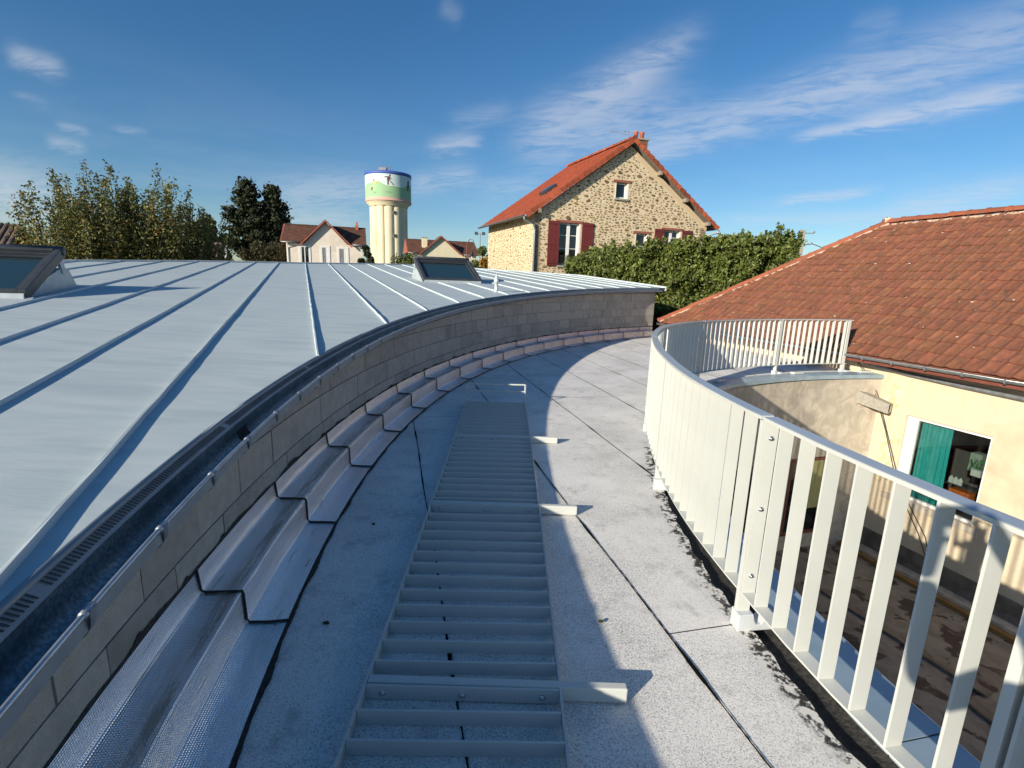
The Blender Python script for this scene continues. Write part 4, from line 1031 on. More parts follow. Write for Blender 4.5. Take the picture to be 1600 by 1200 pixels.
for Q in (PL, PR):
    mb.hexa([Q, Q + BK * LR, PA + BK * LR, PA], [v - Vector((0, 0, .09)) for v in (Q, Q + BK * LR, PA + BK * LR, PA)])
mb.build('roof_deck', M_WOODL, sh)
vm = MB(); Ls = (PA - PL).length / 19
for y, w_, in ((0, 1), (Ls * .92, .82)):
    for x, z in ((-.02, -.20), (-.02, .05 * w_ + .02), (.09, .075 * w_), (.17, .03)): vm.v.append((x, y, z * w_ + (0 if y else .03)))
for k in range(3): vm.f.append((k, k + 1, 5 + k, 4 + k))
vm.f.append((0, 3, 2, 1)); vme = vm.mesh('verge_tile', M_VERGE)
for Q in (PL, PR):
    d = (PA - Q).normalized(); inw = GN; up = inw.cross(d); up = up if up.z > 0 else -up
    for k in range(19): inst('verge_tile', vme, frame(Q + d * Ls * k - inw * .03, inw, d, up), sh)
random.seed(31)
capline(PA + Vector((0, 0, .03)) - GN * .06, PA + BK * LR + Vector((0, 0, .03)), 20, 'ridge_tile', M_VERGE, sh, .14)
# rafter ends under the right rake, left gutter and pipes
for u in (7.75, 9.55, 11.2, .75):
    z = rake(u) + .02; mb = MB(); mb.box(gp_(u, z - .02, -.16), (.16, .42, .20), G, GN); mb.build('purlin_end', M_WOODL, sh)
gm = MB(); arc = [(.09 * cos(a) - .10, -.085 * sin(a) - .02) for a in lin(0, pi, 8)]
for v in (-.05, LR):
    for d, z in arc: gm.v.append(tuple(PL + BK * v + G * d + Vector((0, 0, z))))
for i in range(7): gm.f.append((i, i + 1, 9 + i, 8 + i))
gm.f.append(tuple(range(8)))
gm.build('gutter', M_PIPE, sh, True)
mb = MB(); q = PL + G * (-.1) + Vector((0, 0, -.1)); mb.tube([q, q + Vector((0, 0, -.14)), gp_(cL - .02, ZE - .42, -.09), gp_(cL + .02, ZE - .75, -.08), gp_(cL + .02, -4, -.08)], .06, 10); mb.build('downpipe', M_PIPE, sh, True)
mb = MB(); q = PR + G * .05 + Vector((0, 0, -.1)); mb.tube([q, q + Vector((0, 0, -.12)), gp_(cR + .08, ZE - .42, .05), gp_(cR + .08, ZE - .75, .05), gp_(cR + .08, -4, .05)], .055, 10); mb.build('downpipe', M_PIPE, sh, True)
# chimney with courses of brick and two pots
ch = MB(); cc_ = gp_(7.05, 0, 1.2); chn = MB()
ch.box(cc_ + Vector((0, 0, 8.95)), (.80, .62, 1.5), G, GN); chim = ch.build('chimney', M_MORTAR, sh)
bm_ = MB()
for zc in range(17):
    z = 8.25 + zc * .084
    for (ax, hl, oth, n) in ((G, .40, GN, 4), (GN, .31, G, 3)):
        for sgn in (-1, 1):
            for k in range(n):
                t = ((k + .5) / n - .5) * 2 * hl
                bm_.box(cc_ + ax * t + oth * sgn * ((.31 if ax is G else .40) + .005) + Vector((0, 0, z)), (2 * hl / n - .015, .03, .068), ax, oth)
o = bm_.build('chimney_bricks', M_BRICK, None); o.parent = chim; o['kind'] = 'stuff'
mb = MB(); mb.box(cc_ + Vector((0, 0, 9.72)), (.98, .80, .09), G, GN); o = mb.build('cap_slab', M_MORTAR, None); o.parent = chim
for u in (-.19, .19):
    mb = MB(); p = cc_ + G * u + Vector((0, 0, 9.76)); mb.lathe(tuple(p), [(.12, 0), (.11, .30), (.135, .33), (.135, .40), (.09, .42)], 14); o = mb.build('chimney_pot', M_POT, None, True); o.parent = chim
# aerial
mb = MB(); b = gp_(6.15, 0, .9); mb.tube([b + Vector((0, 0, 9.2)), b + Vector((0, 0, 10.05))], .018, 6); mb.tube([b + Vector((0, 0, 9.95)) - G * 1.1, b + Vector((0, 0, 9.85)) + G * .1], .01, 5)
for k in range(8): c = b + Vector((0, 0, 9.95 - .012 * k)) - G * (1.1 - k * .15); mb.tube([c - GN * .12 - Vector((0, 0, .06)), c + GN * .12 + Vector((0, 0, .06))], .007, 4)
mb.tube([b + Vector((0, 0, 10.0)) - G * .25, b + Vector((0, 0, 10.0)) + G * .12], .02, 5)
aer = mb.build('roof_aerial', M_GREY); tag(aer, 'thin television aerial on the red roof beside the brick chimney', 'aerial')
# windows, shutters
def shutter(u0, u1, z0, z1, zf=None):
    s_ = MB(); n = max(3, int((u1 - u0) / .16)); w = (u1 - u0) / n
    for k in range(n): ph([(u0 + k * w + .006, z0), (u0 + (k + 1) * w - .006, z0), (u0 + (k + 1) * w - .006, z1), (u0 + k * w + .006, z1)], s_, -.075, -.04)
    ph([(u0, z0), (u1, z0), (u1, z1), (u0, z1)], s_, -.06, -.03)
    so = s_.build('shutter', M_SHUT, sh)
    for zz in (z0 + .12, z0 + (z1 - z0) * .47, z1 - .16):
        b_ = MB(); ph([(u0 + .02, zz), (u1 - .02, zz), (u1 - .02, zz + .09), (u0 + .02, zz + .09)], b_, -.10, -.07)
        o = b_.build('batten', M_SHUT, None); o.parent = so
shutter(1.36, 2.00, 2.58, 4.92); shutter(3.32, 3.98, 2.58, 4.92); shutter(7.84, 8.46, 3.45, 4.88); shutter(9.66, 10.30, 3.45, 4.88)
for (u0, u1, z0, z1, kind) in ((2.03, 3.17, 2.62, 4.86, 2), (8.50, 9.52, 3.50, 4.84, 2), (5.22, 5.90, 6.32, 7.15, 1), (6.68, 7.38, 3.80, 4.55, 1)):
    f = MB(); t_ = .07
    d0, d1 = .16, .22
    ph([(u0, z0), (u0 + t_, z0), (u0 + t_, z1), (u0, z1)], f, d0, d1); ph([(u1 - t_ , z0), (u1, z0), (u1, z1), (u1 - t_, z1)], f, d0, d1)
    ph([(u0 + t_, z1 - t_), (u1 - t_, z1 - t_), (u1 - t_, z1), (u0 + t_, z1)], f, d0, d1); ph([(u0 + t_, z0), (u1 - t_, z0), (u1 - t_, z0 + .1), (u0 + t_, z0 + .1)], f, d0, d1)
    if kind == 2:
        um = (u0 + u1) / 2; ph([(um - .09, z0), (um + .09, z0), (um + .09, z1), (um - .09, z1)], f, d0 - .01, d1)
        for k in (1, 2): zz = z0 + .1 + (z1 - z0 - .17) * (k / 3 + .06); ph([(u0 + t_, zz - .014), (u1 - t_, zz - .014), (u1 - t_, zz + .014), (u0 + t_, zz + .014)], f, d0 + .015, d1)
    wo = f.build('window', M_PVC, sh)
    g_ = MB(); ph([(u0 + .01, z0 + .01), (u1 - .01, z0 + .01), (u1 - .01, z1 - .01), (u0 + .01, z1 - .01)], g_, d0 + .03, d0 + .04); o = g_.build('pane', M_DGLASS, None); o.parent = wo
    for P_ in ([(u1 - .001, z0), (u1 + .10, z0), (u1 + .10, z1), (u1 - .001, z1)], [(u0 - .06, z0), (u0 + .001, z0), (u0 + .001, z1), (u0 - .06, z1)]):
        rv_ = MB(); ph(P_, rv_, -.012, .3); rv_.build('reveal', mat('white_reveal', (.72, .66, .54), rough=.9), sh)
    l_ = MB(); ph([(u0 - .2, z1), (u1 + .2, z1), (u1 + .2, z1 + .13), (u0 - .2, z1 + .13)], l_, -.05, .2); l_.build('lintel', M_LINT, sh)
    s_ = MB(); ph([(u0 - .1, z0 - .09), (u1 + .1, z0 - .09), (u1 + .1, z0), (u0 - .1, z0)], s_, -.09, .2); s_.build('window_sill', M_MORTAR, sh)
mb = MB()
for zz in (2.72, 3.12): ph([(2.03, zz), (3.17, zz), (3.17, zz + .03), (2.03, zz + .03)], mb, -.02, .0)
for k in range(15): u = 2.05 + k * .078; ph([(u, 2.72), (u + .018, 2.72), (u + .018, 3.12), (u, 3.12)], mb, -.015, -.003)
mb.build('guard_rail', M_IRON, sh)
# skylight in the left slope
mb = MB(); dL = (PA - PL).normalized(); upL = dL.cross(BK); upL = upL if upL.z > 0 else -upL
c = PL + dL * 2.9 + BK * 2.6; mb.box(c + upL * .1, (.9, .8, .14), BK, dL, upL); rw = mb.build('roof_window', M_FRAME, sh)
mb = MB(); mb.box(c + upL * .175, (.74, .64, .01), BK, dL, upL); o = mb.build('pane', M_SGLASS, None); o.parent = rw

# ================================================================== PALE HOUSES far behind
def pale_house(base, wid, zeave, zridge, dep, gab, zap, wins, wall_m, label, chim, name='pale_house', shutw=None):
    B = Vector(base); t = thing(name, label, 'house', (B.x, B.y, -4))
    N = Vector((-G.y, G.x, 0))
    def q(u, z, d=0.0): return B + G * u + N * d + Vector((0, 0, z))
    def sol(P, d0, d1, mb): mb.hexa([q(u, z, d0) for u, z in P], [q(u, z, d1) for u, z in P])
    mb = MB(); sol([(0, -4), (wid, -4), (wid, zeave), (0, zeave)], 0, dep, mb); mb.build('wall', wall_m, t)
    mb = MB(); sol([(gab[0] + .02, zeave - .25), (gab[1] - .02, zeave - .25), (gab[1] - .02, zeave - .02), ((gab[0] + gab[1]) / 2, zap - .22), (gab[0] + .02, zeave - .02)], -.005, .5, mb); mb.build('gable', wall_m, t)
    ov = .5; z_e = zeave - .05
    sl = MB(); 
    rz, rd = zridge, dep / 2
    gm_ = (gab[0] + gab[1]) / 2
    slope_rows(q(-ov, z_e + .12, -.4), q(gab[0] - .1, z_e + .12, -.4), q(-ov, rz, rd), q(gm_, rz, rd), 12, M_BTILE, t, 'roof_tiles', .6, .05)
    slope_rows(q(gab[1] + .1, z_e + .12, -.4), q(wid + ov, z_e + .12, -.4), q(gm_, rz, rd), q(wid + ov, rz, rd), 12, M_BTILE, t, 'roof_tiles', .6, .05)
    slope_rows(q(-ov, z_e + .12, dep + .4), q(wid + ov, z_e + .12, dep + .4), q(-ov, rz, rd), q(wid + ov, rz, rd), 8, M_BTILE, t, 'roof_tiles', 1.2, .05)
    gm_ = (gab[0] + gab[1]) / 2
    dg = (zap - zeave) / (rz - zeave) * rd
    for s0 in (0, 1):
        e = gab[s0] + (-.45 if s0 == 0 else .45); zz = zeave + .05 - .45 * (zap - zeave) / ((gab[1] - gab[0]) / 2) * 0
        slope_rows(q(e, zeave - .12, -.45), q(e, zeave - .12, .1), q(gm_, zap, -.45), q(gm_, zap, min(dg, rd)), 9, M_BTILE, t, 'roof_tiles', .6, .05)
        v = MB(); sol([(e, zeave - .16), (e, zeave - .36), (gm_, zap - .20), (gm_, zap + .02)] if s0 == 0 else [(e, zeave - .36), (e, zeave - .16), (gm_, zap + .02), (gm_, zap - .20)], -.50, -.38, v); v.build('verge_board', M_VRED, t)
    v = MB(); v.hexa([q(-ov - .08, z_e + .1, -.45), q(-ov - .08, rz + .05, rd), q(-ov - .08, z_e + .1, dep + .45)], [q(-ov + .12, z_e + .1, -.45), q(-ov + .12, rz + .05, rd), q(-ov + .12, z_e + .1, dep + .45)]); v.build('verge_board', M_VRED, t)
    v = MB(); v.hexa([q(0, zeave, 0), q(0, rz - .2, rd), q(0, zeave, dep)], [q(.2, zeave, 0), q(.2, rz - .2, rd), q(.2, zeave, dep)]); v.hexa([q(wid - .2, zeave, 0), q(wid - .2, rz - .2, rd), q(wid - .2, zeave, dep)], [q(wid, zeave, 0), q(wid, rz - .2, rd), q(wid, zeave, dep)]); v.build('gable', wall_m, t)
    capline(q(-ov, rz + .02, rd), q(wid + ov, rz + .02, rd), 24, 'ridge_tile', M_BTILE, t, .12)
    for (u0, u1, z0, z1, kind) in wins:
        f = MB(); 
        for (a, b, c, d) in ((u0 - .22, u0, z0, z1 + .2), (u1, u1 + .22, z0, z1 + .2), (u0, u1, z1, z1 + .2)): sol([(a, c), (b, c), (b, d), (a, d)], -.05, .0, f)
        wo = f.build('window', M_PVC, t)
        g_ = MB(); sol([(u0, z0), (u1, z0), (u1, z1), (u0, z1)], -.02, -.005, g_); o = g_.build('pane' if kind else 'shutter', M_DGLASS if kind else M_GREY, None); o.parent = wo
        if kind:
            g_ = MB(); um = (u0 + u1) / 2; sol([(um - .05, z0), (um + .05, z0), (um + .05, z1), (um - .05, z1)], -.045, -.02, g_); sol([(u0, z0), (u0 + .07, z0), (u0 + .07, z1), (u0, z1)], -.04, -.02, g_); o = g_.build('mullion', M_PVC, None); o.parent = wo
        elif kind == 0:
            g_ = MB(); um = u0 + (u1 - u0) * .62; sol([(um, z0), (u1, z0), (u1, z1), (um, z1)], -.03, -.02, g_); o = g_.build('shutter_leaf', M_PVC, None); o.parent = wo
        if kind == 2:
            g_ = MB(); sol([(u0 - .1, z0 + .35), (u1 + .1, z0 + .35), (u1 + .1, z0 + .40), (u0 - .1, z0 + .40)], -.14, -.10, g_)
            for k in range(7): u = u0 - .08 + k * (u1 - u0 + .16) / 6; sol([(u - .012, z0), (u + .012, z0), (u + .012, z0 + .35), (u - .012, z0 + .35)], -.13, -.11, g_)
            o = g_.build('guard_rail', M_PVC, None); o.parent = wo
    for (u, z0, z1, w_, d, m_) in chim:
        c_ = MB(); c_.box(q(u, (z0 + z1) / 2, d), (w_, w_ * .8, z1 - z0), G, N); co = c_.build('chimney', m_, t)
        c_ = MB(); c_.box(q(u, z1 + .04, d), (w_ * 1.25, w_ * 1.05, .1), G, N); o = c_.build('cap_slab', M_MORTAR, None); o.parent = co
        if m_ is not M_HOUSEY: c_ = MB(); c_.lathe(tuple(q(u, z1 + .08, d)), [(.12, 0), (.09, .35)], 8); o = c_.build('chimney_pot', M_POT, None); o.parent = co
    gu = MB(); gu.tube([q(-ov, z_e + .06, -.46), q(gab[0] - .5, z_e + .06, -.46)], .07, 6); gu.tube([q(gab[1] + .5, z_e + .06, -.46), q(wid + ov, z_e + .06, -.46)], .07, 6); gu.build('gutter', M_PIPE, t, True)
    gu = MB(); gu.tube([q(.15, z_e, -.46), q(.15, z_e - .5, -.08), q(.15, -4, -.08)], .05, 6); gu.build('downpipe', M_PVC, t, True)
    return t
pale_house((-25.97, 58.0, 0), 8.22, 5.08, 7.28, 7.0, (1.9, 6.65), 7.72, [(1.52, 2.32, 2.2, 4.63, 2), (3.80, 4.42, 2.3, 4.66, 0), (5.66, 6.46, 2.3, 4.62, 0)], M_HOUSEW,
           'off-white house with brown tiled roof and centre gable, left of the water tower', [(7.68, 6.6, 7.55, .35, 3.2, M_POT)])
pale_house((-17.44, 85.0, 0), 11.07, 5.55, 7.95, 8.0, (1.65, 8.35), 8.50, [(8.9, 9.8, 2.6, 4.6, 1)], M_HOUSEY,
           'pale yellow house with brown tiled roof partly hidden behind the skylight', [(2.45, 5.9, 8.15, .85, 1.6, M_HOUSEY)])

# ================================================================== WATER TOWER
tw = thing('water_tower', 'tall cream fluted water tower with a painted tank showing green hills and figures', 'water tower', (-29.8, 120.5, -4))
TX, TY = -29.85, 120.9
mb = MB(); n = 96; NF = 12
for z in (-4, 6, 17.3):
    for k in range(n):
        a = 2 * pi * k / n; f = abs(sin(a * NF / 2)) ** .55; r = 3.86 + .40 * f; mb.v.append((TX + r * cos(a), TY + r * sin(a), z))
for i in range(2):
    for k in range(n): mb.f.append((i * n + k, i * n + (k + 1) % n, (i + 1) * n + (k + 1) % n, (i + 1) * n + k))
mb.build('shaft', M_TOWER, tw)
mb = MB(); mb.lathe((TX, TY, 0), [(4.25, 17.0), (4.45, 17.25), (4.45, 17.5), (4.95, 17.75), (5.0, 18.0), (5.0, 18.15)], 72); mb.build('collar', M_TOWER, tw, True)
# painted tank
def tank_mat():
    m = bpy.data.materials.new('painted_tank'); m.use_nodes = True; n, l, b = nodes(m); b.inputs['Roughness'].default_value = .8
    tc = n.new('ShaderNodeTexCoord'); sp_ = n.new('ShaderNodeSeparateXYZ'); l.new(tc.outputs['UV'], sp_.inputs[0])
    u, v = sp_.outputs[0], sp_.outputs[1]
    def M(op, a, b_=0.0):
        k = n.new('ShaderNodeMath'); k.operation = op
        for i, x in enumerate((a, b_)):
            if isinstance(x, (int, float)): k.inputs[i].default_value = x
            else: l.new(x, k.inputs[i])
        return k.outputs[0]
    t = n.new('ShaderNodeTexNoise'); t.inputs['Scale'].default_value = 1.5; t.inputs['Detail'].default_value = 8; l.new(tc.outputs['UV'], t.inputs['Vector'])
    line = M('ADD', M('MULTIPLY', M('SINE', M('ADD', M('MULTIPLY', u, .62), .5)), .5), 3.35)
    line = M('ADD', line, M('MULTIPLY', M('SINE', M('MULTIPLY', u, 1.7)), .16))
    def mix(f, A_, B_):
        k = n.new('ShaderNodeMix'); k.data_type = 'RGBA'; l.new(f, k.inputs[0])
        for i, x in ((6, A_), (7, B_)):
            if isinstance(x, tuple): k.inputs[i].default_value = (*x, 1)
            else: l.new(x, k.inputs[i])
        return k.outputs[2]
    hill = M('LESS_THAN', v, line); pink = M('LESS_THAN', v, .62); red = M('LESS_THAN', v, .18)
    sea = M('MULTIPLY', M('GREATER_THAN', u, 16.5), M('MULTIPLY', M('GREATER_THAN', v, 4.6), M('LESS_THAN', v, 5.0)))
    skyc = mix(t.outputs[0], (.50, .70, .74), (.66, .78, .76)); hc = mix(t.outputs[0], (.25, .45, .24), (.36, .54, .34))
    c = mix(hill, skyc, hc); edge = M('MULTIPLY', M('LESS_THAN', M('ABSOLUTE', M('SUBTRACT', v, M('ADD', line, .1))), .12), .8); c = mix(edge, c, (.74, .80, .72))
    c = mix(pink, c, (.62, .40, .34)); c = mix(red, c, (.58, .26, .20)); l.new(c, b.inputs['Base Color']); return m
M_TANK = tank_mat()
mb = MB(); mb.uv = []; n = 97
for k in range(n):
    a = 2 * pi * k / (n - 1)
    for z in (18.1, 24.0): mb.v.append((TX + 5.12 * cos(a), TY + 5.12 * sin(a), z)); mb.uv.append((a * 5.12, z - 18.1))
for k in range(n - 1): mb.f.append((2 * k, 2 * k + 2, 2 * k + 3, 2 * k + 1))
mb.build('tank', M_TANK, tw, True)
mb = MB(); mb.lathe((TX, TY, 0), [(4.9, 17.95), (5.2, 18.0), (5.2, 18.25), (5.13, 18.27)], 72, False); mb.build('tank_base_ring', mat('pink_band', (.62, .40, .33), rough=.8), tw, True)
mb = MB(); mb.lathe((TX, TY, 0), [(5.14, 23.55), (5.22, 23.6), (5.22, 24.2), (4.9, 24.28), (1.5, 24.7), (0, 24.75)], 72, False); mb.build('blue_rim', mat('blue_rim_paint', (.05, .10, .38), rough=.6), tw, True)
# mural figures: flat paint shapes wrapped on the drum
def mural(ac, z0, polys, m):
    mb = MB()
    for P in polys: mb.quad(*[(TX + 5.15 * cos(ac - x / 5.12 * -1), TY + 5.15 * sin(ac + x / 5.12), z0 + z) for x, z in P])
    return mb.build('mural_figure', m, tw)
aF = atan2(-TY, -TX) # direction towards the viewpoint
M_FIG = mat('mural_brown', (.16, .05, .04), rough=.8); M_FIGY = mat('mural_yellow', (.60, .48, .16), rough=.8); M_FIGD = mat('mural_dark', (.07, .05, .10), rough=.8)
M_FIGS = mat('mural_shadow', (.15, .32, .20), rough=.8)
mural(aF + .02, 21.0, [[(-.35, 1.3), (.3, 1.2), (.25, 2.0), (-.3, 2.0)], [(-.30, .2), (-.05, .2), (.05, 1.25), (-.30, 1.3)], [(.10, 1.25), (.30, 1.2), (1.1, .35), (.95, .22)], [(-.9, 1.75), (-.85, 1.95), (-.2, 2.0), (-.2, 1.8)], [(.2, 1.8), (.25, 2.0), (.65, 1.5), (.55, 1.4)], [(.1, 2.0), (.4, 2.05), (.45, 2.45), (.12, 2.4)]], M_FIG)
mural(aF - .62, 20.2, [[(-.9, .1), (-.5, 0), (.5, 1.4), (.2, 1.6)], [(.2, 1.3), (.6, 1.2), (.9, 1.7), (.5, 1.7)]], M_FIGY)
mural(aF - .70, 20.1, [[(-.7, .1), (-.2, -.1), (0, .5), (-.3, .7)], [(.1, 1.9), (.4, 1.8), (.5, 2.2), (.2, 2.3)]], M_FIG)
mural(aF + 1.02, 20.5, [[(-.35, .9), (.3, .9), (.3, 2.0), (-.3, 2.0)], [(-.6, 0), (-.3, 0), (.1, .95), (-.3, .95)], [(.05, .95), (.3, .95), (.7, .1), (.5, 0)], [(-.15, 2.0), (.2, 2.0), (.2, 2.4), (-.15, 2.4)]], M_FIGD)
mural(aF + .02, 19.7, [[(-.8, .0), (0, -.2), (.8, .0), (0, .2)]], M_FIGS); mural(aF - .62, 19.6, [[(-.6, .0), (0, -.15), (.6, .0), (0, .15)]], M_FIGS)
for z in (15.6, 10.6):
    a = aF + .30; r = 4.22; mb = MB(); c = Vector((TX + r * cos(a), TY + r * sin(a), z)); mb.box(c, (.12, .62, .72), (cos(a), sin(a), 0), (-sin(a), cos(a), 0)); wo = mb.build('window', mat('tower_window_surround', (.34, .28, .20), rough=.9), tw)
    mb = MB(); mb.box(c + Vector((cos(a), sin(a), 0)) * .07, (.03, .38, .48), (cos(a), sin(a), 0), (-sin(a), cos(a), 0)); o = mb.build('pane', M_DGLASS, None); o.parent = wo
mb = MB()
mb.tube([(TX - 1.6, TY - 2, 24.6), (TX - 1.6, TY - 2, 27.4)], .03, 5); mb.tube([(TX + 1.0, TY - 2, 24.6), (TX + 1.0, TY - 2, 26.1)], .05, 5)
mb.box((TX - .6, TY - 2, 24.95), (1.5, 1.2, .6)); mb.box((TX - 1.9, TY - 1, 24.9), (.5, .5, .5))
for k in range(7): x = TX - 1 + k * .42; mb.tube([(x, TY - 2.5, 24.6), (x, TY - 2.5, 25.5)], .025, 4)
mb.tube([(TX - 1, TY - 2.5, 25.5), (TX + 1.55, TY - 2.5, 25.5)], .03, 4); mb.tube([(TX + .4, TY - 2.2, 24.6), (TX + .4, TY - 2.2, 25.8)], .05, 4)
mb.build('rooftop_equipment', M_GREY, tw)

# ================================================================== SKYLIGHTS and vent on the zinc roof
def skylight(cr, cl, s0, s1, label, name='roof_skylight'):
    """cr/cl right and left edge in seam coordinates, s0 low edge, s1 high edge"""
    b = rp((cr + cl) / 2, (s0 + s1) / 2); t = thing(name, label, 'skylight', tuple(b))
    H3 = Vector((H_.x, H_.y, BS)).normalized(); E3 = Vector((E_.x, E_.y, 0)); UP = E3.cross(H3).normalized(); UP = UP if UP.z > 0 else -UP
    def k(c, s, dz): return rp(c, s, dz)
    sb = s1 + .42
    # wedge kerb clad in zinc
    mb = MB(); P = [(s0 - .02, 0), (sb, 0), (sb - .28, .32), (s1 - .12, .34), (s0, .07)]
    mb.hexa([k(cl + .03, s, z) for s, z in P], [k(cr - .03, s, z) for s, z in P]); mb.build('kerb', M_CURB, t)
    # sash: frame lifted above the kerb
    d = (k(cr, s1 - .02, .64) - k(cr, s0, .10)).normalized(); L = (k(cr, s1 - .02, .64) - k(cr, s0, .10)).length; up = E3.cross(d).normalized(); up = up if up.z > 0 else -up
    o = k(cl, s0, .10); Wd = cr - cl
    def q(a, b_, h_): return o + E3 * a + d * b_ + up * h_
    def bx(mb, a0, a1, b0, b1, h0, h1): mb.hexa([q(a0, b0, h0), q(a1, b0, h0), q(a1, b1, h0), q(a0, b1, h0)], [q(a0, b0, h1), q(a1, b0, h1), q(a1, b1, h1), q(a0, b1, h1)])
    mb = MB(); fr = .09
    bx(mb, 0, fr, 0, L, -.13, .02); bx(mb, Wd - fr, Wd, 0, L, -.13, .02); bx(mb, fr, Wd - fr, 0, .07, -.10, .015); bx(mb, fr, Wd - fr, L - .13, L, -.10, .03)
    mb.build('sash_frame', M_FRAME, t, bevel=.008)
    mb = MB(); bx(mb, fr + .03, fr + .07, .07, L - .13, -.06, -.02); bx(mb, Wd - fr - .07, Wd - fr - .03, .07, L - .13, -.06, -.02); bx(mb, fr, Wd - fr, L - .24, L - .20, -.03, .0); bx(mb, fr, Wd - fr, L - .32, L - .29, -.03, -.01); mb.build('glazing_bar', M_FRAME, t)
    mb = MB(); mb.quad(q(fr, .06, -.05), q(Wd - fr, .06, -.05), q(Wd - fr, L - .13, -.05), q(fr, L - .13, -.05)); mb.build('pane', M_SGLASS, t)
    mb = MB(); mb.tube([q(-.01, L - .03, -.03), q(Wd + .01, L - .03, -.03)], .075, 12); mb.build('top_hood', M_FRAME, t, True)
    mb = MB(); bx(mb, Wd - .05, Wd - .01, L - .25, L - .12, -.32, -.13); bx(mb, .01, .05, L - .25, L - .12, -.32, -.13); mb.build('hinge_arm', M_CURB, t)
    mb = MB(); bx(mb, -.06, Wd + .06, -.16, .0, -.12, -.085); mb.build('apron_flashing', M_CURB, t)
    return t
skylight(-3.56, -5.30, 9.0, 10.42, 'large grey framed roof skylight raised open at the left edge of the zinc roof')
skylight(4.80, 3.08, 14.05, 15.45, 'grey framed roof skylight in front of the pale yellow house')
vt = MB(); vb = rp(4.33, 11.6); vt.lathe(tuple(vb), [(.062, 0), (.062, .02), (.045, .03), (.045, .22), (.062, .225), (.062, .30), (.05, .31), (.035, .36), (.02, .38), (.012, .45)], 16)
o = vt.build('roof_vent', mat('pale_vent_pipe', (.62, .66, .68), rough=.4, metal=.3), None, True); tag(o, 'short pale vent pipe with a cap standing on the zinc roof near the gutter', 'vent pipe')

# ================================================================== RAILING PANEL lying on the felt roof
lp = thing('railing_panel', 'unfitted cream railing panel with many flat bars lying on the felt roof', 'railing panel', (-.16, 3.5, .02))
def curve(y): return -.0021 * max(0, y - 1.6) ** 2
LY0, LY1 = .78, 6.93
XL, XR = -.590, .252
def xl(y): return XL + curve(y)
def xr(y): return XR + curve(y) * 1.0
PZ0, PZ1 = .012, .080
for side, fx in (('l', xl), ('r', xr)):
    for ya, yb in ((LY0, 1.612), (1.618, 3.575), (3.581, LY1)):
        mb = MB(); n = 12
        for y in lin(ya, yb, n):
            x = fx(y); mb.v += [(x - .005, y, PZ0), (x + .005, y, PZ0), (x + .005, y, PZ1), (x - .005, y, PZ1)]
        for i in range(n - 1):
            for k in range(4): mb.f.append((i * 4 + k, i * 4 + (k + 1) % 4, (i + 1) * 4 + (k + 1) % 4, (i + 1) * 4 + k))
        mb.f += [(3, 2, 1, 0), tuple((n - 1) * 4 + k for k in range(4))]
        mb.build('side_rail', M_POWD, lp)
pl_posts = [1.835, 3.60, 5.33]
ys = [1.97 + .1335 * k for k in range(-9, 38)]
bar = MB(); bar.box((0, 0, 0), (XR - XL - .012, .0095, .067)); bar_me = bar.mesh('slat', M_POWD)
for y in ys:
    if any(-.02 < y - p_ < .10 for p_ in pl_posts) and False: continue
    if any(abs(y - p_) < .05 for p_ in pl_posts): continue
    if y > LY1 or y < LY0: continue
    xc = (xl(y) + xr(y)) / 2; ang = .020
    inst('slat', bar_me, Matrix.Translation((xc, y, .0455)) @ Matrix.Rotation(ang, 4, 'Z') @ Matrix.Rotation(random.uniform(-.02, .02), 4, 'X'), lp)
for p_ in pl_posts:
    xc = xl(p_); mb = MB(); X0 = xc + .006; X1 = .545 + curve(p_) * .5; a = .018
    mb.box(((X0 + X1) / 2, p_ + .022, .046), (X1 - X0, .040, .072)); mb.build('post', M_POWD, lp, bevel=.006)
    inst('slat', bar_me, Matrix.Translation(((xl(p_) + xr(p_)) / 2, p_ - .010, .0455)) @ Matrix.Rotation(.006, 4, 'Z'), lp)
    for f_ in (.09, .5, .91):
        x = xl(p_) + .84 * f_; inst('bolt', bolt_me, frame((x, p_ - .0155, .042), (1, 0, 0), (0, 0, 1), (0, -1, 0)), lp)
mb = MB(); x0, x1, yy = xl(LY1), xr(LY1), LY1 + .01        # upturned end frame
mb.tube([(x0, yy, .02), (x0, yy, .325)], .012, 6); mb.tube([(x1, yy + .05, .02), (x1, yy + .05, .325)], .012, 6)
for z in (.22, .322): mb.tube([(x0, yy, z), (x1, yy + .05, z)], .012, 6)
mb.build('end_frame', M_POWD, lp)
# bits of debris on the felt
rs = random.Random(77); k = 0
DEB = [(-.93, 2.28, 'curled dark brown leaf scrap on the shaded felt left of the panel'), (-.98, 3.35, 'tiny dark scrap on the shaded felt by the foil flashing'), (.52, 2.36, 'small brown leaf between the panel and the sunlit strip')]
for x, y, lab in DEB:
    mb = MB(); P = [(x + .018 * cos(a) * rs.uniform(.6, 1.2), y + .010 * sin(a) * rs.uniform(.6, 1.3)) for a in lin(0, 2 * pi * 5 / 6, 6)]
    mb.hexa([(a, b, .012) for a, b in P], [(a * 1.0, b, .016 + .006 * rs.random()) for a, b in P]); o = mb.build('leaf_scrap', L_BROWN); tag(o, lab, 'leaf', 'leaf scraps on the flat roof')

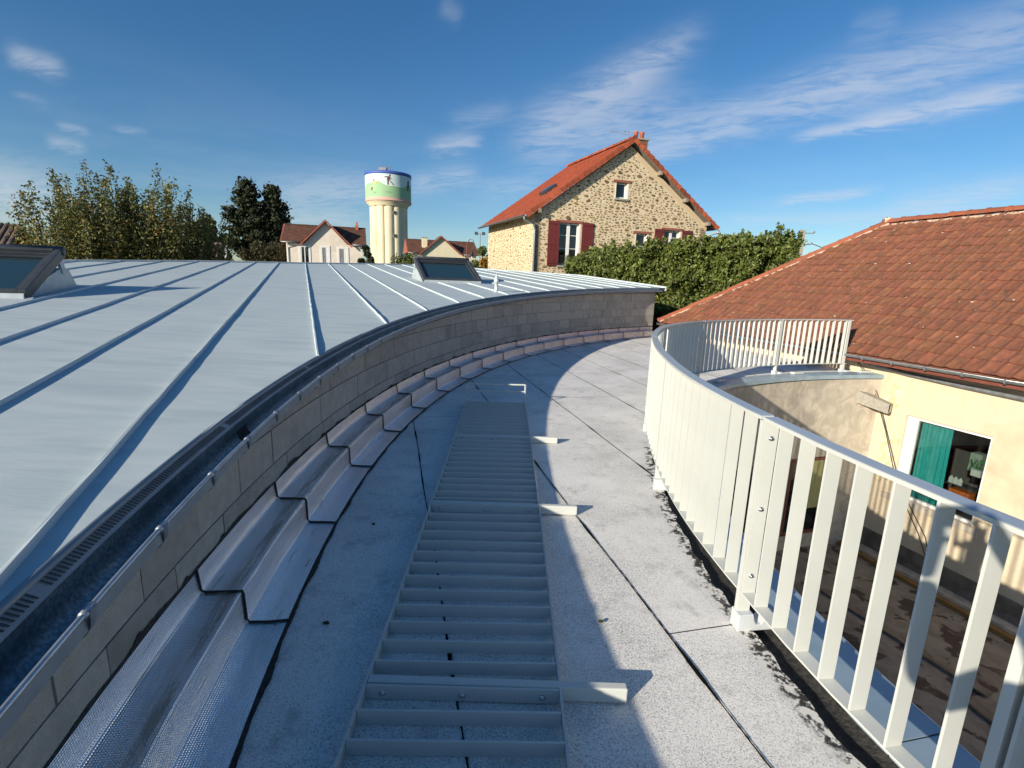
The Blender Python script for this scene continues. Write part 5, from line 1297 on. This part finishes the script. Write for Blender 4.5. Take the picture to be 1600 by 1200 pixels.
# ================================================================== PLANTS
def leafcloud(mb, pts, size, rs, nrm_up=.2, elong=1.7):
    for p in pts:
        d = Vector((rs.gauss(0, 1), rs.gauss(0, 1), rs.gauss(0, 1) + nrm_up)).normalized()
        s_ = d.cross(Vector((rs.gauss(0, 1), rs.gauss(0, 1), rs.gauss(0, 1)))).normalized(); a = size * rs.uniform(.6, 1.3)
        t_ = d * a * elong / 2; w_ = s_ * a / 2; b_ = d.cross(s_) * a * .12
        o = len(mb.v); mb.v += [tuple(p - t_), tuple(p + w_ + b_), tuple(p + t_), tuple(p - w_ + b_)]; mb.f.append((o, o + 1, o + 2, o + 3))
# laurel hedge
rs = random.Random(41)
hedge = thing('laurel_hedge', 'dense glossy green laurel hedge between the stone house and the tiled roof', 'hedge', (7, 21, -4))
HP = [(2.6, 25.6, 2.55), (3.4, 24.9, 2.85), (4.4, 23.8, 3.2), (5.3, 22.8, 3.25), (6.4, 22.3, 3.42), (7.5, 21.9, 3.45), (8.6, 21.6, 3.45), (9.6, 21.4, 3.6), (10.6, 21.2, 3.65), (11.4, 21.0, 3.6)]
def hpath(t):
    t = t * (len(HP) - 1); i = min(len(HP) - 2, int(t)); f = t - i; a, b = HP[i], HP[i + 1]; return Vector([a[k] + (b[k] - a[k]) * f for k in range(3)])
pts = []; stems = MB()
sprigs = [(t, rs.uniform(.05, .35)) for t in [rs.random() for _ in range(120)]] + [(.62, .25), (.66, .3), (.77, .4), (.79, .3), (.86, .3), (.93, .55), (.945, .6), (.955, .35), (.975, .45), (.98, .3)]
for i in range(60000):
    t = rs.random(); c = hpath(t); n1 = .75 * NZ.noise(Vector((c.x * .9, c.y * .9, 3.1))) + .35 * NZ.noise(Vector((c.x * 2.7, c.y * 2.7, 8.1)))
    a = rs.uniform(-.15, 1) * pi; rad = 1.12 + n1 * .5 + rs.gauss(0, .09); z = c.z + n1 * .4
    if rs.random() < .55: zz = z - rs.random() ** 1.3 * 4.6; off = -(rad + .62 * NZ.noise(Vector((c.x * 1.5, c.y * 1.5, zz * 1.6))) + .3 * NZ.noise(Vector((c.x * 4.2, c.y * 4.2, zz * 4.2))))
    else: off = rs.uniform(-rad, rad); zz = z - .35 * (off / rad) ** 2 + .30 * NZ.noise(Vector((c.x * 3, off * 3, 1.7))) + rs.gauss(0, .07)
    dirp = (hpath(min(1, t + .01)) - hpath(max(0, t - .01))); dirp.z = 0; dirp.normalize(); nn2 = Vector((-dirp.y, dirp.x, 0))
    if nn2.y < 0: nn2 = -nn2
    pts.append(Vector((c.x, c.y, zz)) + nn2 * (off + 1.1))
for t, h_ in sprigs:
    c = hpath(t); b = Vector((c.x + rs.uniform(-.2, .2), c.y + rs.uniform(-.3, 1.2), c.z - .1)); tip = b + Vector((rs.uniform(-.12, .12), 0, h_ * 1.25 + .15))
    stems.tube([b, tip], .012, 4)
    for k in range(int(28 + h_ * 90)): q_ = rs.random(); pts.append(b.lerp(tip, q_) + Vector((rs.gauss(0, .11 * (1.25 - q_)), rs.gauss(0, .11 * (1.25 - q_)), rs.gauss(0, .04))))
mb = MB(); leafcloud(mb, pts, .088, rs, .5, 2.0); mb.build('foliage', L_HEDGE, hedge)
for k in range(14): c = hpath((k + .5) / 14); stems.tube([(c.x, c.y + 1.1, -4), (c.x, c.y + 1.1, c.z - .6)], .06, 6)
stems.build('stems', M_BARK, hedge)
dk = MB()  # dark core sheet; shade between the leaves put into its colour
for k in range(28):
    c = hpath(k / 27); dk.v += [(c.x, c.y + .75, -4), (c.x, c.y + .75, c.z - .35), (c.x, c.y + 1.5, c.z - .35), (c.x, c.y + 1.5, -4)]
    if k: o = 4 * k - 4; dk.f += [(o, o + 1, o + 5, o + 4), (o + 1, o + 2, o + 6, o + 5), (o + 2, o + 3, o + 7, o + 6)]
dk.build('hedge_shade_core', mat('hedge_inner_shade', (.02, .028, .012), (.035, .04, .02), 5, rough=1), hedge)

def upright_tree(x, y, ztop, width, nsh, label, gold=.25, seed=1, zlow=1.6, dens=1.0):
    """loose autumn shrub-tree made of ascending leafy shoots"""
    rs = random.Random(seed); t = thing('autumn_tree', label, 'tree', (x, y, -4), 'feathery autumn trees behind the zinc roof')
    tr = MB(); tr.tube([(x, y, -4), (x + .1, y, -1), (x, y, 1)], [.16, .13, .07], 7); ol, gd = [], []
    for i in range(nsh):
        f = rs.uniform(-1, 1); bx_, by_ = x + f * width * .45, y + rs.uniform(-1, 1) * .9
        hgt = (ztop - zlow) * (1 - .25 * abs(f) ** 1.3) * rs.uniform(.5, 1.0); lean = f * .34 + rs.gauss(0, .10)
        if i == 0: hgt = ztop - zlow; lean = .03; bx_ = x
        z0 = -.5; tip = Vector((bx_ + lean * (hgt + 1.5), by_ + rs.gauss(0, .3), zlow + hgt)); b = Vector((bx_, by_, z0))
        midp = b.lerp(tip, .5) + Vector((-lean * .35, 0, 0)); tr.tube([b, midp, tip], [.035, .018, .006], 4, False)
        L = (tip - b).length
        for k in range(int(L * 120 * dens)):
            q_ = rs.random() ** .8; p = (b.lerp(midp, q_ * 2) if q_ < .5 else midp.lerp(tip, q_ * 2 - 1)); w_ = .06 + .36 * (1 - q_) ** .8
            p = p + Vector((rs.gauss(0, w_), rs.gauss(0, w_), rs.gauss(0, .10)))
            (gd if rs.random() < gold * (1.25 - q_) and sin(p.x * 2.3 + p.z * 1.7 + seed) > -.2 else ol).append(p)
    for k in range(int(1500 * dens * width / 3)):
        p = Vector((x + rs.gauss(0, width * .38), y + rs.gauss(0, .7), rs.uniform(-.5, zlow + (ztop - zlow) * .42))); (gd if rs.random() < gold * .7 else ol).append(p)
    tr.build('trunk', M_BARK, t)
    m1 = MB(); leafcloud(m1, ol, .066, rs, .3, 1.9); m1.build('crown', L_OLIVE, t); m1 = MB(); leafcloud(m1, gd, .070, rs, .3, 1.6); m1.build('gold_leaves', L_GOLD, t)
    return t
S = 26.5 / 21
AT = [(-17.75, 19.5, 4.6, 1.3, 9, .34, 1.8, 'sparse feathery autumn tree at the far left, tips leaning over the barn roof'),
      (-17.2, 20.1, 4.9, 1.6, 14, .34, 1.8, 'feathery autumn tree second from the left with golden lower leaves'),
      (-16.8, 20.5, 5.65, 2.2, 22, .22, 2.0, 'tallest feathery autumn tree with a single thin leading shoot'),
      (-16.2, 21.0, 5.70, 2.2, 24, .28, 2.0, 'orange flecked autumn tree between two taller leading shoots'),
      (-15.5, 21.5, 5.85, 2.2, 24, .16, 2.0, 'twin tipped olive autumn tree right of the tallest one'),
      (-14.7, 22.0, 5.0, 1.0, 15, .07, 2.0, 'narrow dark olive autumn tree, second from the right of the row'),
      (-14.1, 22.5, 4.4, .8, 12, .06, 2.0, 'narrow dark autumn tree at the right end of the row')]
for i, (x, y, zt, w_, n_, gd, zl, lab) in enumerate(AT):
    upright_tree(x, y, zt, w_, n_, lab, gd, 100 + i, zl, .85 if i < 5 else 1.1)
# low thicket filling the foot of the row
rs = random.Random(55); pts = [Vector((rs.uniform(-18.3, -13.4), 0, rs.uniform(-1, 2.9) )) for _ in range(9000)]
for p in pts: p.y = 19.6 + (p.x + 18.3) * .66 + rs.uniform(-.3, 1.3)
mb = MB(); leafcloud(mb, pts, .10, rs); o = mb.build('thicket', L_OLIVE); tag(o, 'dense olive thicket along the foot of the autumn trees', 'undergrowth', kind='stuff')

def conifer(x, y, ztop, base_w, label, seed, z0=1.0, n=9500):
    rs = random.Random(seed); t = thing('conifer_tree', label, 'tree', (x, y, -4), 'dark conifers behind the off-white house')
    tr = MB(); tr.tube([(x, y, -4), (x, y, ztop - .4)], [.35, .05], 7); pts = []
    nb_ = 95
    for b in range(nb_):
        f = (b + rs.random()) / nb_; z = z0 + (ztop - z0) * f; prof = (1 - f) ** .7 * (.55 + .45 * min(1, f * 3.2)); L = base_w * prof * rs.uniform(.6, 1.45); an = rs.uniform(0, 2 * pi)
        d = Vector((cos(an), sin(an), rs.uniform(.0, .35))); p0_ = Vector((x, y, z)); tr.tube([p0_, p0_ + d * L], [.05, .012], 4, False)
        for k in range(int(n / nb_ * (.35 + prof))):
            q_ = rs.random() ** .7; w_ = .12 + .28 * sin(q_ * 2.6); pts.append(p0_ + d * L * q_ + Vector((rs.gauss(0, w_), rs.gauss(0, w_), rs.gauss(-.05, w_ * .7))))
    tr.build('trunk', M_BARK, t); mb = MB(); leafcloud(mb, pts, .25, rs, 0, 2.0); mb.build('crown', L_CON, t)
conifer(-34.6, 66.8, 12.9, 3.3, 'taller dark conifer on the left, behind the off-white house', 61, 3.6, 12000)
conifer(-31.9, 68.1, 12.5, 2.8, 'narrower dark conifer just left of the off-white house gable end', 62, 2.6, 12000)
def round_tree(name, x, y, z0, ztop, w, m, label, seed, n=3000, size=.2, trunk=True):
    rs = random.Random(seed); t = thing(name, label, 'tree' if trunk else 'shrub', (x, y, -4)); tr = MB(); tr.tube([(x, y, -4), (x, y, (z0 + ztop) / 2)], [.2, .08], 6); pts = []
    cl_ = [(rs.uniform(-.7, .7) * w, rs.uniform(-.5, .5) * w, z0 + (ztop - z0) * rs.uniform(.15, .85), rs.uniform(.25, .5)) for _ in range(9)] + [(0, 0, ztop - w * .35, .35)]
    for k in range(n):
        a, b, c, r = cl_[rs.randrange(len(cl_))]; v = Vector((rs.gauss(0, 1), rs.gauss(0, 1), rs.gauss(0, 1))).normalized() * r * w * rs.uniform(.6, 1.15); pts.append(Vector((x + a, y + b, c)) + v)
    for a, b, c, r in cl_: tr.tube([(x, y, z0), (x + a, y + b, c)], [.06, .02], 4, False)
    tr.build('trunk', M_BARK, t); mb = MB(); leafcloud(mb, pts, size, rs); mb.build('crown', m, t); return t
round_tree('round_tree', -23.2, 38.8, 1.5, 5.6, 1.5, L_OLIVE, 'round dark tree between the autumn row and the conifers', 71, 4200, .16)
round_tree('round_tree', -24.9, 42, 1.0, 5.3, 1.3, L_CON, 'small dark tree just behind the white edged tile roof', 72, 3000, .16)
round_tree('brown_shrub', -31.0, 61.4, .5, 5.2, 2.4, L_BROWN, 'brown twiggy shrub under the taller conifer', 73, 3800, .16, False)
round_tree('brown_shrub', -28.6, 63.2, .5, 5.0, 2.6, L_BROWN, 'wide brown shrub in front of the narrower conifer', 74, 4200, .16, False)
round_tree('green_shrub', -17.1, 58.5, 1.0, 5.0, 1.1, L_CON, 'dark shrub between the off-white house and the water tower', 75, 2600, .18, False)
round_tree('green_shrub', -10.2, 49, 1.0, 3.9, 1.5, L_LIME2, 'pale green shrub at the foot of the water tower', 76, 2600, .14, False)
round_tree('autumn_shrub', -3.0, 45, 1.0, 4.5, 1.1, L_LIME2, 'yellow green shrub between the pale yellow house and the stone house', 77, 2600, .14, False)
round_tree('autumn_shrub', -2.2, 43, 0.5, 3.6, 1.1, L_GOLD, 'golden autumn shrub touching the left wall of the stone house', 78, 2200, .14, False)

# ================================================================== small far things
def tile_barn(P, Q, D, zr_, ze_, label, name='barn'):
    """roof with rows of curved tiles: ridge P-Q, falling towards D"""
    P, Q, D = Vector(P), Vector(Q), Vector(D); t = thing(name, label, 'barn', (P.x, P.y, -4)); n = int((Q - P).length / .22); mb = MB(); X = (Q - P).normalized()
    for i in range(n):
        a = P + X * (i * .22); e = []
        for base in (a, a + D): e.append([base + X * (.11 + .11 * cos(q_)) + Vector((0, 0, .07 * sin(q_))) for q_ in lin(0, pi, 6)])
        o = len(mb.v); mb.v += [tuple(v) for v in e[0] + e[1]]
        for k in range(5): mb.f.append((o + k, o + k + 1, o + 7 + k, o + 6 + k))
    ro = mb.build('roof_tiles', mat('old_brown_pantile', (.20, .13, .09), (.12, .085, .065), 2, 8, rough=.95, island=True, rnd=.25), t); ro['kind'] = 'stuff'
    mb = MB(); z_ = Vector((0, 0, -.1)); B = P - D; B.z = P.z + D.z; mb.quad(P + z_, Q + z_, Q + D + z_, P + D + z_); mb.quad(P + z_, Q + z_, Q - Vector((D.x, D.y, -D.z)) + z_, P - Vector((D.x, D.y, -D.z)) + z_)
    mb.build('roof_slopes', M_BTILE, t)
    mb = MB(); a, b, c, d = P + D * .9, Q + D * .9, Q - Vector((D.x, D.y, 0)) * .9, P - Vector((D.x, D.y, 0)) * .9; zt = P.z + D.z - .05
    mb.hexa([(v.x, v.y, -4) for v in (a, b, c, d)], [(v.x, v.y, zt) for v in (a, b, c, d)]); mb.build('wall', M_HOUSEW, t); return t
tile_barn((-31, 20.0, 3.75), (-23.5, 24.6, 3.55), (1.5, -2.6, -1.5), 0, 0, 'old barn with brown curved tiles at the far left behind the skylight')
t2 = tile_barn((-20.9, 33.9, 3.55), (-19.55, 34.55, 3.50), (.55, -2.0, -1.7), 0, 0, 'small tiled roof end with a white edge peeping out behind the autumn trees', 'shed')
mb = MB(); q0, q1 = Vector((-19.5, 34.55, 3.62)), Vector((-18.85, 32.5, 1.72)); mb.hexa([q0, q1, q1 + Vector((.25, .1, 0)), q0 + Vector((.06, .02, 0))], [v - Vector((0, 0, .35)) for v in (q0, q1, q1 + Vector((.25, .1, 0)), q0 + Vector((.06, .02, 0)))]); mb.build('white_verge', mat('chalky_white_edge', (.55, .56, .55), rough=.9), t2)
pl = thing('utility_pole', 'concrete utility pole with insulators and a slack wire above the hedge', 'pole', (14.4, 26.3, -4))
mb = MB(); mb.box((14.4, 26.3, .35), (.26, .2, 8.7)); mb.build('mast', M_MORTAR, pl)
mb = MB()
for z, L in ((4.55, .55), (4.0, .5)): mb.tube([(14.4, 26.3, z), (14.4 + L, 26.2, z)], .025, 5); mb.lathe((14.4 + L, 26.2, z), [(.04, 0), (.05, .06), (.02, .12)], 8)
mb.build('insulator_arm', M_GREY, pl)
mb = MB(); mb.tube([Vector((14.9, 26.2, 4.05)).lerp(Vector((24, 24, 3.2)), k / 8) - Vector((0, 0, .9 * sin(k / 8 * pi))) for k in range(9)], .018, 5); mb.build('wire', M_CABLE, pl)
fl = thing('floodlight_mast', 'slim floodlight mast with two lamps left of the stone house', 'mast', (-7.1, 99.7, -4))
mb = MB(); mb.tube([(-7.1, 99.7, -4), (-7.1, 99.7, 10.3)], [.16, .09], 8); mb.build('mast', M_GREY, fl)
mb = MB(); mb.tube([(-7.8, 99.7, 10.1), (-6.4, 99.7, 10.1)], .06, 6); mb.build('crossbar', M_GREY, fl)
for x in (-7.8, -6.4): mb = MB(); mb.box((x, 99.6, 10.2), (.6, .35, .55)); mb.build('floodlight', M_FRAME, fl)
lm = thing('street_lamp', 'ornate street lamp with a scrolled bracket in front of the pale yellow house', 'street lamp', (-5.6, 59.8, -4))
mb = MB(); mb.tube([(-5.75, 59.8, -4), (-5.75, 59.8, 5.2), (-5.7, 59.8, 5.8), (-5.4, 59.8, 6.15), (-5.05, 59.8, 6.1), (-4.9, 59.8, 5.7), (-5.05, 59.8, 5.2), (-5.2, 59.8, 4.9)], [.09, .06, .05, .045, .04, .035, .03, .03], 7); mb.build('post', M_FASC, lm, True)
mb = MB(); mb.lathe((-5.15, 59.8, 4.15), [(.10, 0), (.20, .35), (.22, .4), (.12, .6), (.03, .7)], 8); mb.build('lantern', M_IRON, lm)
mb = MB(); mb.lathe((-5.15, 59.8, 4.2), [(.09, -.12), (.12, 0)], 8); mb.build('lamp_glass', M_PVC, lm)

# ================================================================== PHOTOGRAPHER (behind the camera; the shadow falls across the railing)
def skin_figure(verts, edges_, radii, name, m, parent, root=0):
    me = bpy.data.meshes.new(name); me.from_pydata(verts, edges_, []); o = bpy.data.objects.new(name, me); COL.objects.link(o); me.materials.append(m)
    attach(o, parent)
    sk = o.modifiers.new('skin', 'SKIN'); sk.use_smooth_shade = True
    for i, r in enumerate(radii): me.skin_vertices[0].data[i].radius = (r, r) if not isinstance(r, tuple) else r
    for i, v in enumerate(me.skin_vertices[0].data): v.use_root = (i == root)
    ss = o.modifiers.new('sub', 'SUBSURF'); ss.levels = 1; ss.render_levels = 2
    return o
PX, PY = -.02, -.40
man = thing('person', 'person in a dark jacket holding up a phone at the camera position', 'person', (PX, PY, .01))
V = [(PX, PY, .95), (PX, PY - .01, 1.15), (PX, PY, 1.35), (PX, PY + .01, 1.46), (PX - .10, PY, .90), (PX - .12, PY + .02, .50), (PX - .13, PY, .09), (PX - .13, PY + .16, .05),
     (PX + .10, PY, .90), (PX + .12, PY + .02, .50), (PX + .13, PY, .09), (PX + .13, PY + .16, .05),
     (PX - .18, PY, 1.42), (PX - .27, PY + .12, 1.30), (PX - .15, PY + .30, 1.62), (PX + .18, PY, 1.42), (PX + .29, PY + .12, 1.30), (PX + .17, PY + .30, 1.62)]
Ed = [(0, 1), (1, 2), (2, 3), (0, 4), (4, 5), (5, 6), (6, 7), (0, 8), (8, 9), (9, 10), (10, 11), (2, 12), (12, 13), (13, 14), (2, 15), (15, 16), (16, 17)]
Ra = [(.16, .11), (.15, .11), (.17, .12), .06, .09, .065, .05, .045, .09, .065, .05, .045, .07, .05, .037, .07, .05, .037]
skin_figure(V, Ed, Ra, 'body', M_JACKET, man)
hv = [(PX, PY + .01, 1.44), (PX, PY + .03, 1.52), (PX, PY + .04, 1.60), (PX, PY + .035, 1.68), (PX, PY + .05, 1.575)]
skin_figure(hv, [(0, 1), (1, 2), (2, 3)], [.055, .06, (.075, .092), (.068, .085), .02][:4] + [.02], 'head', M_SKIN, man) if False else skin_figure(hv[:4], [(0, 1), (1, 2), (2, 3)], [.055, .06, (.075, .092), (.068, .085)], 'head', M_SKIN, man)
mb = MB(); mb.lathe((PX, PY + .02, 1.60), [(.088, -.02), (.098, .05), (.088, .11), (.05, .15), (.0, .16)], 16); mb.build('hair', mat('dark_brown_hair', (.03, .02, .015), rough=.8), man, True)
mb = MB(); mb.box((PX, PY + .135, 1.585), (.03, .035, .045)); mb.build('nose', M_SKIN, man, bevel=.01)
ph_c = CAM - Fv * .022 - Rv * .05
mb = MB(); mb.box(ph_c, (.150, .072, .008), Rv, Uv, Fv); o = mb.build('phone', M_PHONE, None, bevel=.004); tag(o, 'black phone held up in both hands at the camera position', 'phone')
for sx in (-1, 1):
    w_ = Vector((PX + .16 * sx - .0, PY + .30, 1.62)); pal = ph_c + Rv * sx * .085 - Uv * .03 - Fv * .03
    hV = [tuple(w_), tuple(w_.lerp(pal, .6)), tuple(pal)]; hE = [(0, 1), (1, 2)]; hR = [.027, .03, .032]
    for f_ in range(4):
        b = pal + Uv * (.012 + .0 * f_) + Uv * (f_ * .017 - .02); m1_ = b - Rv * sx * .018 + Fv * .012; tp = m1_ - Rv * sx * (.022 + .004 * (f_ % 2))
        i0 = len(hV); hV += [tuple(b), tuple(m1_ ), tuple(tp + Fv * .000)]; hE += [(2, i0), (i0, i0 + 1), (i0 + 1, i0 + 2)]; hR += [.0095, .0085, .0075]
    i0 = len(hV); tb = pal - Uv * .03 - Fv * .02; hV += [tuple(tb), tuple(tb - Rv * sx * .035)]; hE += [(2, i0), (i0, i0 + 1)]; hR += [.012, .010]
    skin_figure(hV, hE, hR, 'hand', M_SKIN, man)
for o in list(COL.objects):
    if 'base' in o.keys(): del o['base']
